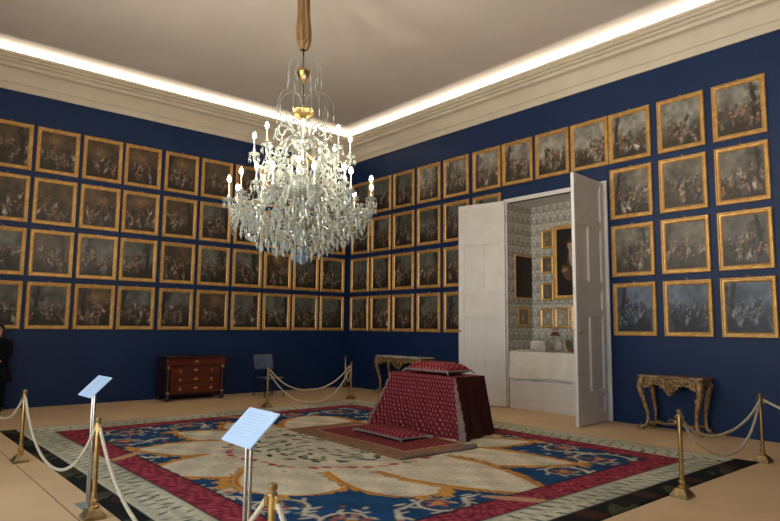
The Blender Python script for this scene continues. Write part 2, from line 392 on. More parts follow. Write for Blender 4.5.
def picture(P, rng, pal):
    """generic crowd scene: muted ground, sky or interior gloom, clusters of little figures"""
    w, h = P.x0 * -2, P.y0 * -2
    Yn = (P.Y - P.y0) / h; Xn = (P.X - P.x0) / w
    sky, mid, gnd = [np.array(c, float) for c in pal['tones']]
    def noise(n):
        g = rng.random((n + 2, n + 2)); u = np.clip(Xn, 0, .999) * n; v = np.clip(Yn, 0, .999) * n
        iu, iv = u.astype(int), v.astype(int); fu, fv = u - iu, v - iv; fu = fu * fu * (3 - 2 * fu); fv = fv * fv * (3 - 2 * fv)
        return (g[iv, iu] * (1 - fu) + g[iv, iu + 1] * fu) * (1 - fv) + (g[iv + 1, iu] * (1 - fu) + g[iv + 1, iu + 1] * fu) * fv
    nz = .5 * noise(3) + .3 * noise(6) + .2 * noise(13)
    hz = rng.uniform(.38, .6)
    t = np.clip((Yn - hz + (nz - .5) * .5) / .2 + .5, 0, 1)[..., None]
    t2 = np.clip((Yn - .1 + (nz - .5) * .3) / .25, 0, 1)[..., None]
    P.a = (gnd * (1 - t2) + mid * t2) * (1 - t) + sky * t
    P.a *= (.62 + .76 * (.55 * noise(4) + .45 * noise(9)))[..., None]
    if rng.random() < .65:   # dark trees or columns towards one side
        s = rng.choice([-1, 1]); xx = s * w * rng.uniform(.26, .46)
        P.stroke([(xx, -h * .3), (xx + .02 * s, h * .1), (xx - .03 * s, h * .48)], .04, .03, gnd * .8, .6)
        for _ in range(8): P.dot(xx + rng.uniform(-.12, .12), h * rng.uniform(.1, .46), rng.uniform(.03, .07), mid * rng.uniform(.5, 1.1), None, 0, .5)
    if pal.get('glow') and rng.random() < .6:
        gx, gy = rng.uniform(-.1, .1), h * rng.uniform(.16, .34)
        g2 = np.exp(-(((P.X - gx) / .17) ** 2 + ((P.Y - gy) / .12) ** 2))[..., None] * (.6 + .8 * nz[..., None]) * .55
        P.a = P.a * (1 - g2) + np.array(pal['glow'], float) * g2
        for _ in range(8): P.dot(gx + rng.normal(0, .08), gy + rng.normal(0, .05), .02, np.array(pal['flesh']) * rng.uniform(.5, .9), .034, rng.uniform(-1, 1), .6)
    n = int(rng.integers(17, 27)); cen = rng.uniform(-.06, .06); spread = rng.uniform(.13, .24)
    figs = sorted([(rng.uniform(-.40, .10), rng.normal(cen, spread)) for _ in range(n)], reverse=True)
    for (fy, fx) in figs:
        y = fy * h; x = max(-w * .46, min(w * .46, fx)); sz = 1.0 + .85 * (.1 - fy)
        c = np.array(pal['robes'][rng.integers(len(pal['robes']))], float) * rng.uniform(.55, 1.2); c = c * .78 + mid * .22
        an = rng.uniform(-.7, .7)
        P.dot(x + .01, y - .012, .036 * sz, mid * .5, .08 * sz, an, .6)
        P.dot(x, y, .026 * sz, c * .7, .07 * sz, an, .8)
        P.dot(x + .008, y + .012, .018 * sz, c, .05 * sz, an, .85)
        P.dot(x + rng.uniform(-.04, .04), y + rng.uniform(-.03, .03), .010 * sz, c * 1.3, .042 * sz, an + rng.uniform(-1.2, 1.2), .7)
        P.dot(x - sin(an) * .075 * sz, y + .074 * sz, .014 * sz, np.array(pal['flesh']) * rng.uniform(.6, 1.0), .017 * sz, 0, .9)
    for _ in range(6): P.dot(rng.uniform(-w / 2, w / 2), -h * rng.uniform(.36, .48), rng.uniform(.03, .12), gnd * rng.uniform(.6, 1.7), .018, 0, .5)
    P.a = np.clip(P.a, 4, 255)
ROBE = [(168, 150, 128), (132, 116, 100), (186, 172, 156), (128, 84, 62), (86, 92, 100), (112, 98, 72), (58, 50, 44), (142, 130, 120), (96, 84, 70)]
PAL = {
 'brown': dict(tones=((74, 60, 46), (58, 44, 32), (40, 30, 22)), robes=ROBE, flesh=(168, 132, 104), glow=(150, 112, 66)),
 'dim': dict(tones=((82, 84, 78), (54, 48, 40), (34, 28, 23)), robes=ROBE, flesh=(172, 140, 116)),
 'sky': dict(tones=((132, 128, 118), (88, 82, 68), (52, 46, 36)), robes=ROBE + [(176, 160, 150), (134, 92, 74), (98, 108, 122)], flesh=(186, 152, 126)),
 'grey': dict(tones=((104, 98, 88), (84, 76, 64), (54, 48, 40)), robes=ROBE + [(170, 160, 152)], flesh=(186, 154, 128)),
 'blue': dict(tones=((88, 98, 112), (62, 66, 72), (40, 42, 46)), robes=[(120, 130, 150), (90, 98, 112), (140, 138, 140), (70, 84, 120)], flesh=(160, 146, 138)),  # bluish daylight reflection put into the canvas colours
}
CW, CH = FW - 2 * FB + .012, FH - 2 * FB + .012
ordn = ['first', 'second', 'third', 'fourth', 'fifth', 'sixth', 'seventh', 'eighth', 'ninth', 'tenth', 'eleventh', 'twelfth']
rown = ['top', 'second', 'third', 'bottom']
look = {'brown': 'dark brown', 'dim': 'dim', 'sky': 'pale-skied', 'grey': 'grey-toned', 'blue': 'blue-sheened'}
def painting(loc, rz, seed, pal, label, group):
    t = thing('framed_painting', label, 'painting', loc, rz, group)
    for nm, d, z in (('frame', frame_data, 0), ('hanging_ring', ring_data, FH / 2 + .004)):
        o = bpy.data.objects.new(nm, d); COL.objects.link(o); o.parent = t; o.location = (0, 0, z)
    rng = np.random.default_rng(seed)
    P = Paint(-CW / 2, CW / 2, -CH / 2, CH / 2, .0165, (0, 0, 0)); picture(P, rng, PAL[pal])
    painted_grid('canvas', P, lambda X, Y: (X, X * 0 - .014, Y), M_canvas, t)
    return t
seed = 100
for r in range(4):
    for k, (nm, a, c) in enumerate(LEFT):
        y = -S * (a + c) / 2; seed += 1
        pal = 'brown' if (r < 2 and k > 4) or (seed % 3 == 0) else ('dim' if r > 0 else 'brown')
        if r == 3 and k < 4: pal = 'dim'
        painting((.004, y, row_z[r]), pi / 2, seed, pal, 'gilt-framed %s crowd scene on left wall, %s row, %s from the corner' % (look[pal], rown[r], ordn[k]), 'paintings on the left wall')
for r in range(4):
    for k, (a, c) in enumerate(RIGHT):
        if r and 5 <= k <= 8 and not (r == 1 and k == 5): continue
        x = S * (a + c) / 2; seed += 1
        pal = 'sky' if r == 0 and k > 2 else ('blue' if (r == 3 and k > 8) else ('grey' if k > 8 else 'dim'))
        if r and k > 8:
            lab = 'gilt-framed %s crowd scene right of the doors, %s row, %s from the doors' % (look[pal], rown[r], ordn[k - 9])
        else:
            lab = 'gilt-framed %s crowd scene on right wall, %s row, %s from the corner' % (look[pal], rown[r], ordn[k])
        painting((x, -.004, row_z[r]), 0, seed, pal, lab, 'paintings on the right wall')

# ------------------------------------------------------------------ carpet
CX0, CX1, CY0, CY1 = 2.88, 11.3, -8.90, -1.82
def carpet():
    blue = (30, 68, 106)
    P = Paint(CX0, CX1, CY0, CY1, .0155, blue)
    X, Y = P.X, P.Y
    rng = np.random.default_rng(5)
    mott = np.zeros_like(X)
    for k in range(6):
        mott += np.sin(X * rng.uniform(3, 14) + rng.uniform(0, 6)) * np.sin(Y * rng.uniform(3, 14) + rng.uniform(0, 6))
    cream = (208, 198, 174); gold = (198, 142, 72); dkgold = (120, 80, 40); red = (140, 50, 66); pink = (176, 112, 106)
    d = np.minimum.reduce([X - CX0, CX1 - X, Y - CY0, CY1 - Y])
    near = np.minimum(CX1 - X, Y - CY0); dk = np.where((CX1 - X < .26) | (Y - CY0 < .16), 1, 0)
    # --- scrolls in the blue field
    green = (112, 128, 112)
    def acanthus(cx, cy, s, a, flip):
        P.stroke(spiral(cx, cy, s, a, 1.15, flip), .038, .02, (196, 188, 166)); P.stroke(spiral(cx, cy, s * .93, a, 1.1, flip), .014, .01, (70, 60, 52))
        for t in np.linspace(0, .85, 8):
            r = s * (1 - .82 * t) + .07; an = a + flip * 1.15 * 2 * pi * t
            P.dot(cx + r * cos(an), cy + r * sin(an), .085 * (1 - .4 * t), (176, 170, 150), .026, an + flip * .8)
        for t in range(5):
            an = a + t * 1.3; P.dot(cx + .3 * s * cos(an), cy + .3 * s * sin(an), .06, pink if t % 2 else (150, 84, 78), .04, an)
        P.dot(cx, cy, .06, gold)
        ex, ey = cx + s * cos(a), cy + s * sin(a)
        tx, ty = sin(a) * flip, -cos(a) * flip
        P.stroke([(ex, ey), (ex + tx * s * .6, ey + ty * s * .6), (ex + tx * s * 1.1 + cos(a) * .2, ey + ty * s * 1.1 + sin(a) * .2)],   .032, .014, (196, 188, 166))
        for q in (.4, .7, 1.0): P.dot(ex + tx * s * q + .05 * cos(a), ey + ty * s * q + .05 * sin(a), .075, (196, 188, 166), .022, a + .5)
    mx_, my_ = (CX0 + CX1) / 2, (CY0 + CY1) / 2
    for sx in (-1, 1):
        for sy in (-1, 1):
            c0 = (mx_ + sx * 2.85, my_ + sy * 2.0)
            acanthus(c0[0], c0[1], .42, pi / 2 - sx * .6, sx * sy)
            acanthus(c0[0] - sx * .75, c0[1] + sy * .32, .3, -sy * .8, -sx * sy)
            acanthus(c0[0] + sx * .1, c0[1] - sy * .95, .28, pi * .3, sx * sy)
            acanthus(c0[0] - sx * 1.55, c0[1] + sy * .38, .24, sy * .7, sx * sy)
            for q in range(30):
                P.dot(c0[0] + rng.normal(0, .62), c0[1] + rng.normal(0, .36), rng.uniform(.04, .08), [(186, 180, 160), pink, green, (176, 170, 150), (150, 84, 78)][q % 5], .028, rng.uniform(0, 3))
    for sy in (-1, 1):
        cx, cy = mx_ + .25, my_ + sy * 2.62
        for q in range(-3, 4):
            an = pi / 2 * sy + q * .38
            P.stroke([(cx, cy - sy * .18), (cx + .5 * cos(an) * .8, cy - sy * .18 + .45 * sin(an))], .034, .024, (198, 190, 168))
            for q2 in (.55, .8, 1.0): P.dot(cx + .5 * q2 * cos(an) * .9, cy - sy * .18 + .5 * q2 * sin(an) * .9, .075, (198, 190, 168), .024, an + .5)
        for f in (-1, 1): acanthus(cx + f * .85, cy + sy * .05, .26, pi / 2 - f, f * sy)
    # --- flower of cream petals with gold edges
    C = (7.02, -5.45)
    def T(a, r): return (C[0] + r * cos(radians(a)), C[1] + r * sin(radians(a)))
    c0 = C
    pet = [(c0, T(70, 2.65), .62, 1), (c0, T(92, 2.5), .55, 0), (c0, T(118, 2.6), .6, 1), (c0, T(152, 2.85), .62, 1), ((6.0, -5.6), (4.3, -5.78), .42, 0),
           ((6.2, -5.9), (4.68, -6.8), .46, 0), ((6.6, -6.2), (5.68, -7.75), .52, 0), ((7.5, -6.2), (7.06, -8.12), .66, 0), (c0, T(-47, 2.72), .70, 1),
           (c0, T(57, 2.95), .5, 0), (c0, T(-18, 2.9), .58, 1), (c0, T(29.5, 3.3), .56, 0), (c0, T(2.5, 3.5), .64, 0)]
    e = .0155
    r = np.hypot(X - C[0], Y - C[1])
    jag = .026 * np.sin(26 * X + 9 * np.sin(Y * 11)) + .02 * np.sin(31 * Y)
    U = np.full(X.shape, 9.0)
    for (B, Q, W, blunt) in pet:
        L = math.hypot(Q[0] - B[0], Q[1] - B[1]); ca, sa = (Q[0] - B[0]) / L, (Q[1] - B[1]) / L
        tx = (X - B[0]) * ca + (Y - B[1]) * sa; ty = -(X - B[0]) * sa + (Y - B[1]) * ca
        t = np.clip(tx / L, 0, 1); k = np.clip((t - .6) / .4, 0, 1)
        w0 = W * (.66 + .34 * np.sin(pi / 2 * np.clip(t / .6, 0, 1)))
        w = w0 * (np.sqrt(np.clip(1 - k ** 2.6, 0, 1)) if blunt else (1 - k) ** .85 * (1 + .45 * k))
        sd = np.maximum((np.abs(ty) - w) * (.93 if not blunt else 1), tx - L); sd = np.maximum(sd, -tx)
        U = np.minimum(U, sd)
        P.mask((.105 + jag - sd) / e, dkgold); P.mask((.09 + jag - sd) / e, gold); P.mask((.028 - sd) / e, dkgold)
        P.mask((.010 - sd) / e, (212, 158, 86)); P.mask((-.022 - sd) / e, cream)
        if not blunt:
            for f in (-1, 0, 1): P.dot(Q[0] + .10 * ca - sa * f * .1, Q[1] + .10 * sa + ca * f * .1, .11, gold, .042, atan2(sa, ca) + f * .7)
    P.mask((1.72 + .05 * np.sin(13 * np.arctan2(Y - C[1], X - C[0])) - r) / .06, cream)
    for (x, y) in ((8.2, -7.72), (8.0, -7.62), (9.72, -5.95), (9.85, -6.1)):   # gilt acanthus in the clefts
        for f in (-.6, 0, .6): P.dot(x, y, .15, gold, .045, -.9 + f)
    P.a *= (1 + .03 * mott)[..., None]
    # --- centre rosette and garland
    for (rr, L, w, n, c) in ((.98, .12, .04, 22, (48, 62, 52)), (.84, .09, .035, 24, (118, 128, 108)), (.68, .1, .035, 18, (60, 76, 64)), (.52, .08, .03, 14, (122, 130, 108)), (.36, .08, .03, 10, (70, 86, 70))):
        for k in range(n):
            a = 2 * pi * k / n + rng.normal(0, .06); q = rr + rng.normal(0, .03)
            P.dot(C[0] + q * cos(a) * 1.08, C[1] + q * sin(a), L * rng.uniform(.7, 1.2), c, w * rng.uniform(.8, 1.3), a + .9 + rng.normal(0, .5))
            P.dot(C[0] + (q - .03) * cos(a) * 1.08, C[1] + (q - .03) * sin(a), L * .5, (150, 158, 136), w * .5, a + .9)
    for k in range(20):
        a = 2 * pi * k / 20; P.dot(C[0] + 1.14 * cos(a + .1), C[1] + 1.12 * sin(a + .1), .085, (36, 44, 40), .034, a + 1.57 + .4 * (-1) ** k)
    for k in range(54):
        a = 2 * pi * k / 54 + rng.normal(0, .02)
        if k % 9 in (0, ): P.dot(C[0] + 1.5 * cos(a), C[1] + 1.5 * sin(a), .07, (128, 134, 110), .05, a); continue
        P.dot(C[0] + (1.47 + .05 * sin(k)) * cos(a), C[1] + (1.47 + .05 * sin(k)) * sin(a), .075, [(186, 84, 84), (206, 140, 128), (170, 64, 66)][k % 3], .045, a + 1.2)
    for k in range(26):
        a = 2 * pi * k / 26; P.dot(C[0] + 1.72 * cos(a), C[1] + 1.72 * sin(a), .045, (176, 168, 140), .03, a + .6)
    # --- borders
    n1 = .03 * np.sin(X * 23 + Y * 3) * np.sin(Y * 19)
    wo = .28
    P.mask((1.02 + n1 * .3 - d) / e, (48, 40, 40)); P.mask((.99 + n1 * .3 - d) / e, red)
    sel = d < .99
    leafp = np.sin(X * 21 + 6 * np.sin(Y * 9)) * np.sin(Y * 21 + 6 * np.sin(X * 9))
    P.a[sel & (leafp > .35)] = np.array((162, 72, 84)); P.a[sel & (leafp < -.5)] = np.array((104, 34, 50))
    for (x, y, a) in ((CX1 - .83, my_ - .3, 0), (mx_ - 1.0, CY0 + .83, pi / 2), (mx_, CY1 - .83, pi / 2), (CX0 + .83, my_, 0)):
        P.dot(x, y, .42, (190, 146, 110), .075, a + .6)
    P.mask((.665 - d) / e, (52, 44, 44)); P.mask((.645 - d) / e, (186, 184, 162))
    sel = (d < .645)
    band = np.sin(d * 40) * .5
    P.a[sel] *= (1 + .10 * np.sin(X[sel] * 2.3 + 1) * np.sin(Y[sel] * 2.9) + .05 * np.sin(d[sel] * 38))[..., None]
    step = .17
    for (ax, n) in ((0, int((CX1 - CX0) / step)), (1, int((CY1 - CY0) / step))):
        for k in range(n):
            q = (CX0 if ax == 0 else CY0) + step * (k + .5)
            for s in (0, 1):
                for (dd, ln) in ((.36, .05), (.53, .05)):
                    dd2 = dd + rng.uniform(-.05, .04); sk = (k + (dd > .4)) % 2
                    if ax == 0: x, y, an = q + (.08 if dd > .4 else 0), (CY0 + dd2 if s == 0 else CY1 - dd2), pi / 2 + .3
                    else: x, y, an = (CX0 + dd2 if s == 0 else CX1 - dd2), q + (.08 if dd > .4 else 0), .3
                    if min(x - CX0, CX1 - x, y - CY0, CY1 - y) < dd2 - .06: continue
                    P.dot(x, y, rng.uniform(.05, .1), (70, 74, 68), rng.uniform(.014, .024), an + rng.normal(0, .25), op=rng.uniform(.5, 1))
    # dark outermost band, wide along the two near sides
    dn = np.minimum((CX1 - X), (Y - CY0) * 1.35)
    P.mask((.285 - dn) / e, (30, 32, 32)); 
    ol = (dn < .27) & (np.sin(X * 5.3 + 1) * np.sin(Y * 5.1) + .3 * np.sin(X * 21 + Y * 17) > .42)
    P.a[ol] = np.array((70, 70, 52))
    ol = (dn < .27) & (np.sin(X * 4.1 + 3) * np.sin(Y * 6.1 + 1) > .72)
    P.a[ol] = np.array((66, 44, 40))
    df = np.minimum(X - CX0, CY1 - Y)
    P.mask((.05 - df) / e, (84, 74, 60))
    P.a = np.clip(P.a, 0, 255)
    rim = np.minimum(d / .02, 1)
    def mp(X, Y):
        # slightly irregular outline and a thin pile
        ox = .012 * np.sin(Y * .9 + 1) * (np.abs(X - mx_) / 4.2) ; oy = .012 * np.sin(X * .8 + 2.2) * (np.abs(Y - my_) / 3.5)
        return X + ox, Y + oy, .014 * rim + .002 * rim * np.sin(X * 2.1) * np.sin(Y * 1.7) + .001
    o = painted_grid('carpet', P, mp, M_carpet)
    tag(o, 'large floral carpet with cream petals on blue and red borders on the floor', 'carpet')
carpet()
CZ = .017

# ------------------------------------------------------------------ draped kneeling desk, mat and cushions
def brocade(P, dense=.085, base=(106, 13, 33)):
    n = 0; y = P.y0
    while y < P.y0 + P.dy * P.ny + dense:
        x = P.x0 + (dense / 2 if n % 2 else 0)
        while x < P.x0 + P.dx * P.nx + dense:
            P.dot(x, y, .010, (186, 136, 118), .021, .3); P.dot(x + .018, y - .022, .007, (158, 86, 82), .010)
            x += dense
        y += dense * .82; n += 1
T = thing('draped_desk', 'kneeling desk covered to the floor in red brocade, standing on the carpet', 'desk', (7.0, -3.4, CZ))
tw, ty0, ty1, tz = .80, -.30, .36, .905           # top half-width, front, back, height
bw0, bw1, by0, by1 = -1.17, 1.06, -.46, .52
bwb = .82
MB().box(-.72, .66, -.22, .32, 0, tz - .012).build('desk_body', M_mahogd, T, 0)
P = Paint(0, 2.2, 0, 1.0, .012, (106, 13, 33)); brocade(P)
def front(X, Y):
    u = X / 2.2; v = Y / 1.0
    xt = -tw + u * (tw + .74); xb = bw0 + u * (bw1 - bw0)
    k = 1 - v; k = k ** 1.15
    fold = .035 * k * np.sin(u * 27 + 1.5 * np.sin(v * 3)) + .02 * k * np.sin(u * 61)
    x = xt + (xb - xt) * k
    y = ty0 + (by0 - ty0) * k - fold
    return x, y, tz * v + .004
painted_grid('front_cover', P, front, M_velvet, T)
P = Paint(0, 1.55, 0, .8, .012, (106, 13, 33)); brocade(P)
painted_grid('top_cover', P, lambda X, Y: (-tw + X / 1.55 * (tw + .74), ty0 + Y / .8 * (ty1 - ty0), X * 0 + tz + .004), M_velvet, T)
def side(sx, mat, nm):
    xt, xb = (-tw, bw0) if sx < 0 else (.74, bw1)
    def f(u, v):
        k = (1 - v) ** 1.1
        fold = .03 * k * sin(u * 17)
        xq = xb + ((bwb - bw1) * u if sx > 0 else 0)
        return (xt + (xq - xt) * k + fold * sx, (ty0 + (by0 - ty0) * k) * (1 - u) + (ty1 + (by1 - ty1) * k) * u, tz * v + .004)
    MB().grid(f, 30, 20).build(nm, mat, T, 60)
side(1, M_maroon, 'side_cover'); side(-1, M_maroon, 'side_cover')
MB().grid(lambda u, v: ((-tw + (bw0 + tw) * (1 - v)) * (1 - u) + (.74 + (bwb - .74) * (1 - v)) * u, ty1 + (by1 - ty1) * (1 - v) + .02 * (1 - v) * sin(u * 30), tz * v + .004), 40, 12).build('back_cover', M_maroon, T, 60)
def fringe(u0, x_off, nm):     # faded trim that runs down both edges of the front cover
    def f(u, v):
        k = (1 - v) ** 1.15
        uu = u0 + (u - .5) * .03
        xt = -tw + uu * (tw + .74); xb = bw0 + uu * (bw1 - bw0)
        fold = .035 * k * sin(uu * 27 + 1.5 * sin(v * 3)) + .02 * k * sin(uu * 61)
        return (xt + (xb - xt) * k + x_off * k * (u if x_off > 0 else 1 - u), ty0 + (by0 - ty0) * k - fold - .012 - .01 * sin(v * 40), tz * .97 * v + .01)
    MB().grid(f, 3, 40).build(nm, M_fringe, T, 60)
fringe(.01, -.05, 'fringe'); fringe(.99, .05, 'fringe')
# mat
mt = thing('kneeling_mat', 'red brocade mat with worn gold border lying before the draped desk', 'mat', (7.0, -4.6, CZ), radians(-2))
P = Paint(-1.4, 1.45, -.78, .64, .012, (138, 104, 78))
for _ in range(1500): P.dot(random.uniform(-1.4, 1.45), random.uniform(-.78, .64), .03, [(160, 126, 92), (112, 78, 62), (148, 104, 84)][_ % 3], .012, random.uniform(0, 3), .7)
Pi = Paint(-1.4, 1.45, -.78, .64, .012, (106, 13, 33)); brocade(Pi)
ins = (P.X > -1.08) & (P.X < 1.12) & (P.Y > -.44)
P.a[ins] = Pi.a[ins]
ed = ((np.abs(P.X + 1.08) < .02) | (np.abs(P.X - 1.12) < .02)) & (P.Y > -.46) | ((np.abs(P.Y + .44) < .02) & (P.X > -1.1) & (P.X < 1.14))
P.a[ed] = np.array((190, 140, 120))
painted_grid('mat_cloth', P, lambda X, Y: (X, Y, .022 * np.minimum(1, np.minimum.reduce([X + 1.4, 1.45 - X, Y + .78, .64 - Y]) / .03) + .001 + .006 * np.sin(X * 3) * np.sin(Y * 4) ** 2), M_velvet, mt)
MB().tube([(1.43, -.74 + .165 * k + .0, .02 + .012 * sin(k)) for k in range(9)], [.02, .024, .022, .026, .024, .03, .035, .045, .04], 8).build('rolled_edge', M_fringe, mt)
def cushion(name, label, loc, rz, w, d, h, tilt=0):
    t = thing(name, label, 'cushion', loc, rz, 'red brocade cushions')
    P = Paint(0, w, 0, d, .012, (120, 20, 40)); brocade(P, .08)
    def prof(X, Y):
        a = np.abs(X / w * 2 - 1); c = np.abs(Y / d * 2 - 1)
        return np.clip(1 - a ** 4.5, 0, 1) ** .5 * np.clip(1 - c ** 4.5, 0, 1) ** .5
    def pin(X, Y):  # sides drawn in a little between the corners
        a = X / w * 2 - 1; c = Y / d * 2 - 1
        return (X - w / 2) * (1 - .04 * (1 - c ** 2)), (Y - d / 2) * (1 - .05 * (1 - a ** 2))
    painted_grid('upper_face', P, lambda X, Y: (*pin(X, Y), h * .3 + h * .7 * prof(X, Y)), M_velvet, t)
    painted_grid('lower_face', P, lambda X, Y: (*pin(X, Y), h * .3 - h * .3 * prof(X, Y) + .001), M_velvet, t)
    edge = []
    for k in range(81):
        q = k / 80 * 4; s_ = int(q) % 4; f = q - int(q)
        X, Y = [(f * w, 0), (w, f * d), (w - f * w, d), (0, d - f * d)][s_]
        x, y = pin(np.array(X), np.array(Y)); edge.append((float(x), float(y), h * .3))
    MB().tube(edge, .016, 6, cap=False).build('braid', M_trim, t)
    for sx in (-1, 1):
        for sy in (-1, 1):
            m = MB(); m.ball((sx * w / 2, sy * d / 2, h * .3), .022, n=8, m=5)
            m.tube([(sx * w / 2, sy * d / 2, h * .3), (sx * (w / 2 + .03), sy * (d / 2 + .02), max(.014, h * .18)), (sx * (w / 2 + .05), sy * (d / 2 + .03), .017)], [.012, .015, .016], 7)
            m.build('tassel', M_trim, t)
    return t
cushion('cushion', 'red brocade cushion with grey braid lying on the mat on the floor', (7.04, -4.42, CZ + .029), radians(-3), 1.14, .5, .11)
cushion('cushion', 'red brocade cushion with grey braid resting on top of the draped desk', (7.02, -3.37, CZ + tz + .012), radians(-2), 1.0, .54, .19)

# ------------------------------------------------------------------ rope stanchions
def stanchion_parts():
    base = MB(); base.box(-.09, .09, -.09, .09, 0, .03); base.frustum(.084, .084, .03, .06, .06, .068); base.frustum(.064, .064, .068, .045, .045, .086)
    neck = MB().lathe([(.04, .085), (.042, .1), (.024, .115), (.034, .14), (.036, .15), (.022, .165), (.026, .2), (.024, .21)], 16)
    pole = MB().lathe([(.0205, .2), (.0205, .80)], 14)
    fin = MB().lathe([(.022, .80), (.027, .803), (.027, .815), (.02, .82), (.021, .83), (.026, .838), (.026, .858), (.018, .868), (.004, .872)], 14)
    hook = MB()
    for k in range(2):
        a = k * pi
        hook.tube([(.02 * cos(a), .02 * sin(a), .80), (.035 * cos(a), .035 * sin(a), .805), (.045 * cos(a), .045 * sin(a), .795), (.04 * cos(a), .04 * sin(a), .783)], .005, 6)
    return [('base', base, M_brassd), ('neck', neck, M_brass), ('pole', pole, M_brass), ('finial', fin, M_brassd), ('rope_hook', hook, M_brass)]
SP = {}
for n, m, mat in stanchion_parts():
    o = m.build(n, mat, None, 35, .004 if n == 'base' else 0); SP[n] = o
posts = [
 ((5.54, -9.10), 0, 'brass rope stanchion at the far left corner of the carpet, nearest the standing person'),
 ((8.45, -9.06), 0, 'brass rope stanchion standing close beside the farther slanted information stand'),
 ((11.46, -9.05), 0, 'nearest brass rope stanchion, its top beside the closer slanted information stand'),
 ((11.40, -4.26), 0, 'brass rope stanchion at the near edge of the carpet before the gilt console'),
 ((11.3, -1.72), 0, 'brass rope stanchion by the blue wall, just past the carpet corner'),
 ((2.77, -4.12), 0, 'brass rope stanchion standing in front of the grey chair'),
 ((2.58, -1.80), 0, 'brass rope stanchion on the floor behind the carpet, left of draped desk'),
 ((.16, -.17), 0, 'brass rope stanchion tucked into the corner of the two blue walls'),
 ((2.55, -9.12), 0, 'brass rope stanchion holding the rope that hangs before the standing person'),
 ((13.35, -8.95), 0, 'brass rope stanchion that takes the far end of the nearest rope'),
 ((13.9, -2.15), 0, 'brass rope stanchion along the blue wall beyond the gilt console'),
]
first = True
for (x, y), rz, lab in posts:
    t = thing('rope_stanchion', lab, 'stanchion', (x, y, 0), rz, 'brass rope stanchions')
    for n, src in SP.items():
        if first: o = src
        else: o = src.copy(); COL.objects.link(o)
        o.parent = t
    first = False
def rope(a, c, sag, lab, off=0.0, z=.79):
    A = posts[a][0]; B = posts[c][0]
    d = math.hypot(B[0] - A[0], B[1] - A[1]); ux, uy = (B[0] - A[0]) / d, (B[1] - A[1]) / d
    t = thing('barrier_rope', lab, 'rope', (A[0], A[1], 0), atan2(uy, ux), 'cream barrier ropes')
    x0, x1 = .045, d - .045; n = 44
    def pt(q): return (x0 + (x1 - x0) * q, off * sin(pi * q), z - sag * 4 * q * (1 - q) * (1 + .25 * (1 - 4 * q * (1 - q))) - .0)
    pts = [pt(k / n) for k in range(n + 1)]
    mb = MB(); V = []
    mb.tube(pts, .0135, 8)
    for ph in (0, 2 * pi / 3, 4 * pi / 3):   # three twisted strands
        m = 150; hp = []
        for k in range(m + 1):
            p = pt(k / m); a_ = ph + 2 * pi * k / 150 * d * 11
            hp.append((p[0], p[1] + .009 * cos(a_), p[2] + .009 * sin(a_)))
        mb.tube(hp, .0085, 5)
    mb.build('cord', M_rope, t)
    for q, s in ((0, 1), (1, -1)):
        p = pt(q); MB().lathe([(.008, -.03), (.019, -.025), (.02, .02), (.01, .028)], 10, (p[0] + s * .004, p[1], p[2] - .02)).build('end_cap', M_brass, t)
rope(8, 0, .42, 'cream rope hanging in front of the standing person at the left')
rope(0, 1, .60, 'cream rope sagging between the far left stanchion and the farther information stand')
rope(1, 2, .62, 'cream rope running from the farther information stand to the nearest stanchion')
rope(2, 9, .55, 'cream twisted rope dropping to the right of the nearest stanchion')
rope(3, 4, .29, 'higher of two cream ropes between the stanchions before the gilt console', .03, .77)
rope(3, 4, .50, 'lower of two cream ropes between the stanchions before the gilt console', -.05, .765)
rope(4, 10, .25, 'cream rope leading from the wall-side stanchion along the blue wall away from the console')
rope(5, 6, .50, 'higher of two cream ropes right of the grey chair', .03, .78)
rope(5, 6, .68, 'lower of two cream ropes right of the grey chair', -.08, .70)
rope(6, 7, .50, 'cream rope looped into the corner of the blue walls')

# ------------------------------------------------------------------ information stands
def info_stand(x, y, lab, ang, seed):
    t = thing('information_stand', lab, 'information stand', (x, y, 0), ang, 'slanted information stands')
    mb = MB(); mb.box(-.15, .15, -.072, .072, 0, .014); mb.build('base', M_acryl, t, 0, .004)
    for s in (-1, 1): MB().lathe([(.011, .014), (.011, 1.08)], 10, (s * .028, 0, 0)).build('post', M_steel, t)
    tl = radians(44); w, d = .185, .125
    def q(u, v, h): return (u, v * cos(tl) - h * sin(tl), 1.10 + v * sin(tl) + h * cos(tl))
    mb = MB(); V = [q(u, v, h) for h in (-.008, 0) for u, v in ((-w, -d), (w, -d), (w, d), (-w, d))]
    mb.add(V, [(3, 2, 1, 0), (4, 5, 6, 7), (0, 1, 5, 4), (1, 2, 6, 5), (2, 3, 7, 6), (3, 0, 4, 7)])
    pn = mb.build('panel', M_sheet, t, 0)
    ink = MB(); rg = random.Random(seed)
    for k in range(9):
        v = d * .72 - k * d * .16; ww = w * (.82 if k % 4 != 3 else .5)
        ink.add([q(-w * .82, v - .002, .0006), q(-w * .82 + ww * 2 * rg.uniform(.9, 1), v - .002, .0006), q(-w * .82 + ww * 1.9, v + .002, .0006), q(-w * .82, v + .002, .0006)], [(0, 1, 2, 3)])
    ink.build('printed_lines', M_ink, pn, 0)
    mb = MB(); mb.box(-.05, .05, -.012, .012, 1.05, 1.078); mb.build('bracket', M_steel, t, 0)
info_stand(8.06, -9.0, 'slanted white information stand on thin steel posts, the farther one at left', radians(2), 1)
info_stand(11.08, -8.99, 'slanted white information stand nearest the viewer, against the carpet petals', radians(-1.5), 2)

